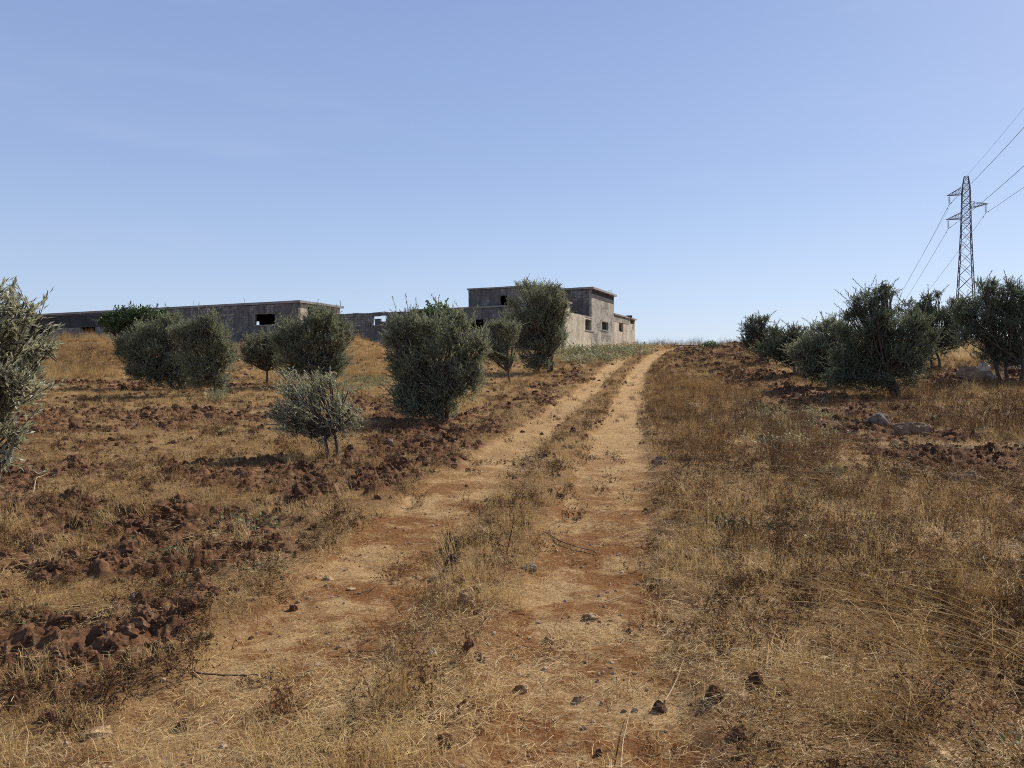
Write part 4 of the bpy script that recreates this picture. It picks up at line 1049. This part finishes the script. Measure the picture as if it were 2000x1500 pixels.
scatter('tall_dry_grass', 'tall_straw', lambda X, Y, r, p, g, b: np.clip((b * sstep(.5, 1.4, offt(X, Y)) * .5 + .22 * g * sstep(30, 40, Y)) * nz(X, Y, .45, 261, 0, .3), 0, 1), 12, 9, .6, 80, tint=(.0, .7), seed=7,
        label='tall ochre grass in patches right of the track and on the banks')
scatter('bent_stalks', 'long_stalk', lambda X, Y, r, p, g, b: np.clip(nearright(X, Y) * (.2 + .8 * nz(X, Y, .6, 271)) + .004 * g + .008 * b, 0, 1), 17, 6, 1, 30, tint=(.35, .95), seed=8,
        label='long bent straw stalks tangled in the lower right')
scatter('green_weeds', 'leafy', lambda X, Y, r, p, g, b: np.clip((b * sstep(.3, 2, offt(X, Y)) * .45 + .12 * g + .05 * p + .02 * r) * nz(X, Y, .45, 281, .08, .3), 0, 1), 26, 7, .7, 60, tint=(.1, .9), seed=9, grow=.1,
        label='low dusty green weeds creeping between the dry grass')
scatter('earth_clods', 'clod', lambda X, Y, r, p, g, b: np.clip(p * (.25 + .85 * nz(X, Y, 1.5, 291)) + .05 * b + .08 * g + .004 * r, 0, 1), 90, 8, .9, 75, scl=(.008, .05), tint=(0, .8), seed=10, freerot=True, grow=.25,
        label='crumbling red earth clods turned up by ploughing')
scatter('big_clods', 'clod', lambda X, Y, r, p, g, b: np.clip(p * nz(X, Y, .9, 301, .0, .35), 0, 1), 9, 9, .7, 75, scl=(.04, .10), tint=(0, .75), seed=11, freerot=True, grow=.12,
        label='larger dark lumps of turned red earth')
scatter('pebbles', 'pebble', lambda X, Y, r, p, g, b: np.clip(.8 * r * (.3 + nz(X, Y, 2, 311)) + .35 * p + .12 * b + .15 * g, 0, 1), 60, 5, 1.2, 40, scl=(.003, .016), tint=(0, 1), seed=12, freerot=True,
        label='small tan pebbles strewn over the ruts and soil')
def zp(pix, jit=.5):
    poly = zone(pix)
    def f(X, Y):
        sc_ = np.clip(np.hypot(X, Y) / 12, .4, 3) * jit
        return inpoly(X + sc_ * fbm(X, Y, .9, 400, 3), Y + 1.5 * sc_ * fbm(X, Y, .8, 410, 3), poly).astype(float)
    return f
pA = zp([(1095, 706), (1100, 684), (1240, 679), (1285, 687), (1205, 708), (1120, 716)], .25)
scatter('wall_weeds', 'leafy', lambda X, Y, r, p, g, b: pA(X, Y) * (.3 + .7 * nz(X, Y, .5, 451)), 3.0, 100, 1, 75, rmin=30, scl=(3.0, 8.0), tint=(.55, 1), seed=21, label='dusty green weeds growing in a band along the foot of the lit wall', tilt=.1)
pB = zp([(1440, 800), (1600, 800), (1660, 870), (1560, 900), (1460, 870)])
pC = zp([(660, 760), (690, 728), (770, 735), (750, 762)])
pC2 = zp([(60, 1010), (480, 1000), (560, 1030), (300, 1045), (60, 1030)])
scatter('yellow_green_weeds', 'leafy', lambda X, Y, r, p, g, b: np.clip(pB(X, Y) * .8 + pC(X, Y) + .12 * pC2(X, Y), 0, 1), 14, 100, 1, 50, rmin=5, scl=(1.0, 2.2), tint=(.5, 1), seed=22, label='patches of yellowish green creeping weeds')
pD = zp([(1275, 800), (1290, 745), (1340, 738), (1410, 752), (1400, 790), (1330, 808)])
scatter('rusty_grass', 'tall_straw', lambda X, Y, r, p, g, b: pD(X, Y) * (.15 + .85 * nz(X, Y, 1.6, 441, -.05, .3)), 15, 100, 1, 50, rmin=8, scl=(.9, 1.5), tint=(.0, .3), seed=23, label='patch of tall rusty orange grass beside the right rut')
pE = zp([(60, 740), (60, 690), (110, 670), (260, 668), (260, 700), (200, 745)]); pF = zp([(600, 700), (680, 668), (780, 700), (770, 740), (640, 740)])
scatter('bank_grass', 'tall_straw', lambda X, Y, r, p, g, b: np.clip(pE(X, Y) * .9 + pF(X, Y) * .7, 0, 1), 7, 100, 1, 60, rmin=20, scl=(1.2, 2.4), tint=(.05, .6), seed=24, label='long dry grass hanging on the earth banks before the shed')
pG = zp([(1850, 712), (1830, 690), (1870, 676), (1930, 680), (1900, 705)])
scatter('pale_grass', 'tall_straw', lambda X, Y, r, p, g, b: pG(X, Y), 12, 100, 1, 60, rmin=20, scl=(1.2, 1.9), tint=(.3, .8), seed=25, label='pale dry grass in the gap between the right olives')
scatter('crest_weeds', 'tall_forb', lambda X, Y, r, p, g, b: (1 - r) * sstep(66, 72, Y) * nz(X, Y, .4, 431) * (np.abs(X - 25) < 18), 1.2, 200, 1, 90, rmin=60, scl=(1.0, 2.0), tint=(.1, .7), seed=26, label='thin weeds standing on the skyline of the crest')
scatter('fallen_twigs', 'twig', lambda X, Y, r, p, g, b: .25 + .3 * p + 0 * X, 3.2, 6, .9, 25, tint=(0, 1), seed=13, label='thin dry twigs scattered on the ground')
print('scatter', CNT)

# ------------------------------------------------------------------ single plants and sticks
def plant(name, px, py, makers, mat, label, cat, scale=1.0, rz=0, tint=.5, group=None, zs=1.0):
    X, Y = gpt(px, py); mb = MB()
    for m_, (dx, dy) in makers:
        V = np.concatenate(m_.V); V = V + np.array([dx, dy, 0]); n0 = mb.n
        mb.V.append(V); mb.F4 += [f + n0 for f in m_.F4]; mb.F3 += [f + n0 for f in m_.F3]; mb.n += len(V)
    o = mb.build(name, M[mat]); o.location = (X, Y, gz1(X, Y)); o.scale = (scale, scale, scale * zs); o.rotation_euler = (0, 0, rz); o['tint'] = tint
    tag(o, label, cat, group); return o
def t_bramble(g, n=6, L_=.4, ls=.035):
    mb = MB()
    for _ in range(n):
        th = g.uniform(0, 6.283); d = np.array([math.cos(th), math.sin(th), 0]); el = g.uniform(.3, .9); P = [np.zeros(3)]
        for k in range(7): P.append(P[-1] + (d * math.cos(el) + np.array([0, 0, math.sin(el)])) * L_ / 7); el -= .22
        mb.tube(P, np.linspace(.003, .0012, 8), 4)
        for p in P[1:]:
            for _ in range(4):
                q = g.normal(size=3) * .7 + np.array([0, 0, .5]); q /= np.linalg.norm(q); s_ = np.cross(q, d + g.normal(size=3) * .5); s_ /= np.linalg.norm(s_); l = ls * g.uniform(.6, 1.3)
                b0 = p + g.normal(size=3) * .012
                mb.add([b0, b0 + q * l * .45 + s_ * l * .36, b0 + q * l, b0 + q * l * .45 - s_ * l * .36], [[0, 1, 2, 3]])
    return mb
M['bramble'] = tint_mat('dark_green_leaf', [(0, (.02, .035, .015)), (.5, (.045, .07, .03)), (1, (.11, .15, .06))], .25, .35, .5, attr='tint', noise_sc=40)
M['vivid'] = tint_mat('vivid_green_leaf', [(0, (.03, .07, .015)), (1, (.10, .20, .05))], .25, .5, .4, attr='tint', noise_sc=10)
plant('bramble', 1405, 1052, [(t_bramble(gs(301), 9, .30), (0, 0)), (t_bramble(gs(302), 6, .22), (.16, .05))], 'bramble', 'dark green bramble with broad leaves among brown weeds right of the track', 'bramble', 1.0, 0, .4)
plant('bramble', 1515, 1046, [(t_bramble(gs(303), 6, .26), (0, 0))], 'bramble', 'smaller green bramble sprig right of the larger one', 'bramble', 1.0, 0, .5)
plant('leafy_weed', 512, 1030, [(t_leafy(gs(304), 90, .16, .16, .03), (0, 0)), (t_bramble(gs(305), 4, .18, .03), (0, 0))], 'weed', 'grey green leafy weed on the bare soil left of the left rut', 'weed', 1.0, 0, .3)
plant('leafy_weed', 165, 1015, [(t_bramble(gs(306), 8, .2, .03), (0, 0))], 'weed', 'low green weed sprawling on dark soil at the far left', 'weed', 1.0, 0, .45)
plant('leafy_weed', 1600, 935, [(t_bramble(gs(307), 8, .3, .035), (0, 0)), (t_bramble(gs(317), 8, .25, .035), (.3, .1))], 'weed', 'pale green trailing weed below the two boulders', 'weed', 1.0, 0, .7)
plant('weed_stalk', 986, 1085, [(t_forb(gs(308), 3, (.30, .36), .012, .006), (0, 0)), (t_forb(gs(309), 2, (.12, .2), .03, .004), (0, 0))], 'brown', 'tall dark dried thistle stalk rising from the strip between the ruts', 'dead plant', 1.05, 0, .0)
plant('weed_stalk', 1822, 965, [(t_forb(gs(310), 3, (.55, .62), .015, .007), (0, 0))], 'brown', 'upright dead stalk with a brown seed head right of the boulders', 'dead plant', 1.0, 0, .25)
plant('dry_shrub', 1962, 850, [(t_forb(gs(311), 26, (.35, .6), .35, .006), (0, 0)), (t_forb(gs(312), 20, (.3, .5), .3, .005), (.5, .2))], 'brown', 'dark twiggy dead shrub near the right edge', 'dead shrub', 1.5, 0, .15)
plant('dry_shrub', 1440, 735, [(t_forb(gs(313), 26, (.35, .5), .35, .008), (0, 0)), (t_forb(gs(314), 20, (.3, .5), .4, .008), (.5, .1))], 'brown', 'greyish dead shrub on the clods below the right olives', 'dead shrub', 1.6, 0, .5)
plant('green_bush', 1386, 681, [(t_leafy(gs(315), 900, .55, .62, .09), (0, 0))], 'vivid', 'small vivid green bush alone on the crest of the hill', 'bush', 1.0, 0, .6)
plant('dry_shrub', 178, 700, [(t_forb(gs(316), 40, (.5, .8), .7, .012), (0, 0)), (t_forb(gs(318), 40, (.4, .8), .7, .012), (1.2, .1))], 'brown', 'dark brown brush on the earth bank before the long shed', 'dead shrub', 1.2, 0, .2)
plant('weed_tuft', 425, 785, [(t_straw(gs(319), 160, (.15, .42), .25, .006, .5), (0, 0)), (t_leafy(gs(320), 120, .3, .3, .05), (0, 0))], 'weed', 'pale green tuft around the foot of the upright left olive', 'weed', 1.3, 0, .9)
def stick(pix, r, mat, label, lift=.012, cat='stick'):
    P = []
    pts = np.array(pix, float); t = np.linspace(0, len(pts) - 1, len(pts) * 4)
    xs = np.interp(t, range(len(pts)), pts[:, 0]); ys = np.interp(t, range(len(pts)), pts[:, 1])
    for k, (x, y) in enumerate(zip(xs, ys)):
        X, Y = gpt(x, y); P.append((X + random.uniform(-1, 1) * r * .3, Y, gz1(X, Y) + lift))
    P = np.array(P); z = np.pad(P[:, 2], 3, mode='edge'); P[:, 2] = np.convolve(z, np.ones(7) / 7, 'valid') + lift * .5
    mb = MB(); mb.tube(P, np.linspace(r, r * .45, len(P)), 6); o = mb.build('stick', M[mat], None, True); o['tint'] = .3
    return tag(o, label, cat)
m, nt, b = newmat('grey_dead_wood'); n = noise_n(nt, N(nt, 'ShaderNodeTexCoord').outputs['Object'], 30, 4, .7)
nt.links.new(ramp(nt, n.outputs[0], [(.3, (.05, .035, .025)), (.7, (.17, .12, .085))]).outputs[0], b.inputs['Base Color']); M['deadwood'] = m
m, nt, b = newmat('bleached_stalk'); b.inputs['Base Color'].default_value = (.42, .31, .18, 1); M['bleached'] = m
stick([(1062, 1028), (1090, 1044), (1130, 1055), (1163, 1063), (1170, 1075)], .006, 'deadwood', 'dark crooked stick lying across the right rut')
stick([(372, 1308), (450, 1305), (500, 1303), (528, 1316)], .0045, 'deadwood', 'long thin stick lying level on pale straw at the lower left')
stick([(577, 1308), (603, 1292), (630, 1278)], .004, 'deadwood', 'short slanting stick between the ruts near the bottom')
stick([(690, 1140), (725, 1131), (742, 1117)], .004, 'deadwood', 'small dark twig in the left rut beside a flat pebble')
stick([(1175, 1167), (1222, 1152)], .004, 'bleached', 'short tan stick slanting on the right rut')
stick([(1213, 1496), (1218, 1440), (1232, 1378)], .003, 'bleached', 'long pale straw pointing up the right rut at the bottom edge', .02)
stick([(1300, 1368), (1325, 1325), (1338, 1290)], .004, 'bleached', 'pale bent stalk at the right side of the right rut', .02)
stick([(64, 980), (70, 948), (95, 932), (122, 938)], .005, 'bleached', 'thin pale hoop of straw on the dark soil at the far left', .05)
stick([(1602, 790), (1612, 775), (1622, 766)], .012, 'bleached', 'bleached splintered root under the big dark olive', .04)
stick([(700, 1250), (760, 1262), (800, 1259)], .003, 'deadwood', 'fine dark twig on the strip left of the ochre stone')

for i, (px_, py_, sc_, lb) in enumerate(((1880, 1290, 1.0, 'tangle of pale dead stems near the lower right corner'), (1975, 1190, 1.1, 'pale dead brush cut off by the right edge of the view'),
                                         (1740, 1200, .8, 'sparse tangle of bleached stems left of the pale dead brush'), (1900, 1010, .9, 'dead straw stems draped over the long flat rock'), (1800, 1440, .9, 'dead stems lying over the sunken slab at the lower right'))):
    plant('dead_brush', px_, py_, [(t_long(gs(500 + i), 42), (0, 0)), (t_long(gs(520 + i), 30), (.25, .1)), (t_forb(gs(540 + i), 10, (.15, .35), .25, .004, False), (0, 0))], 'straw', lb, 'dead brush', sc_, .2 * i - .3, .55)
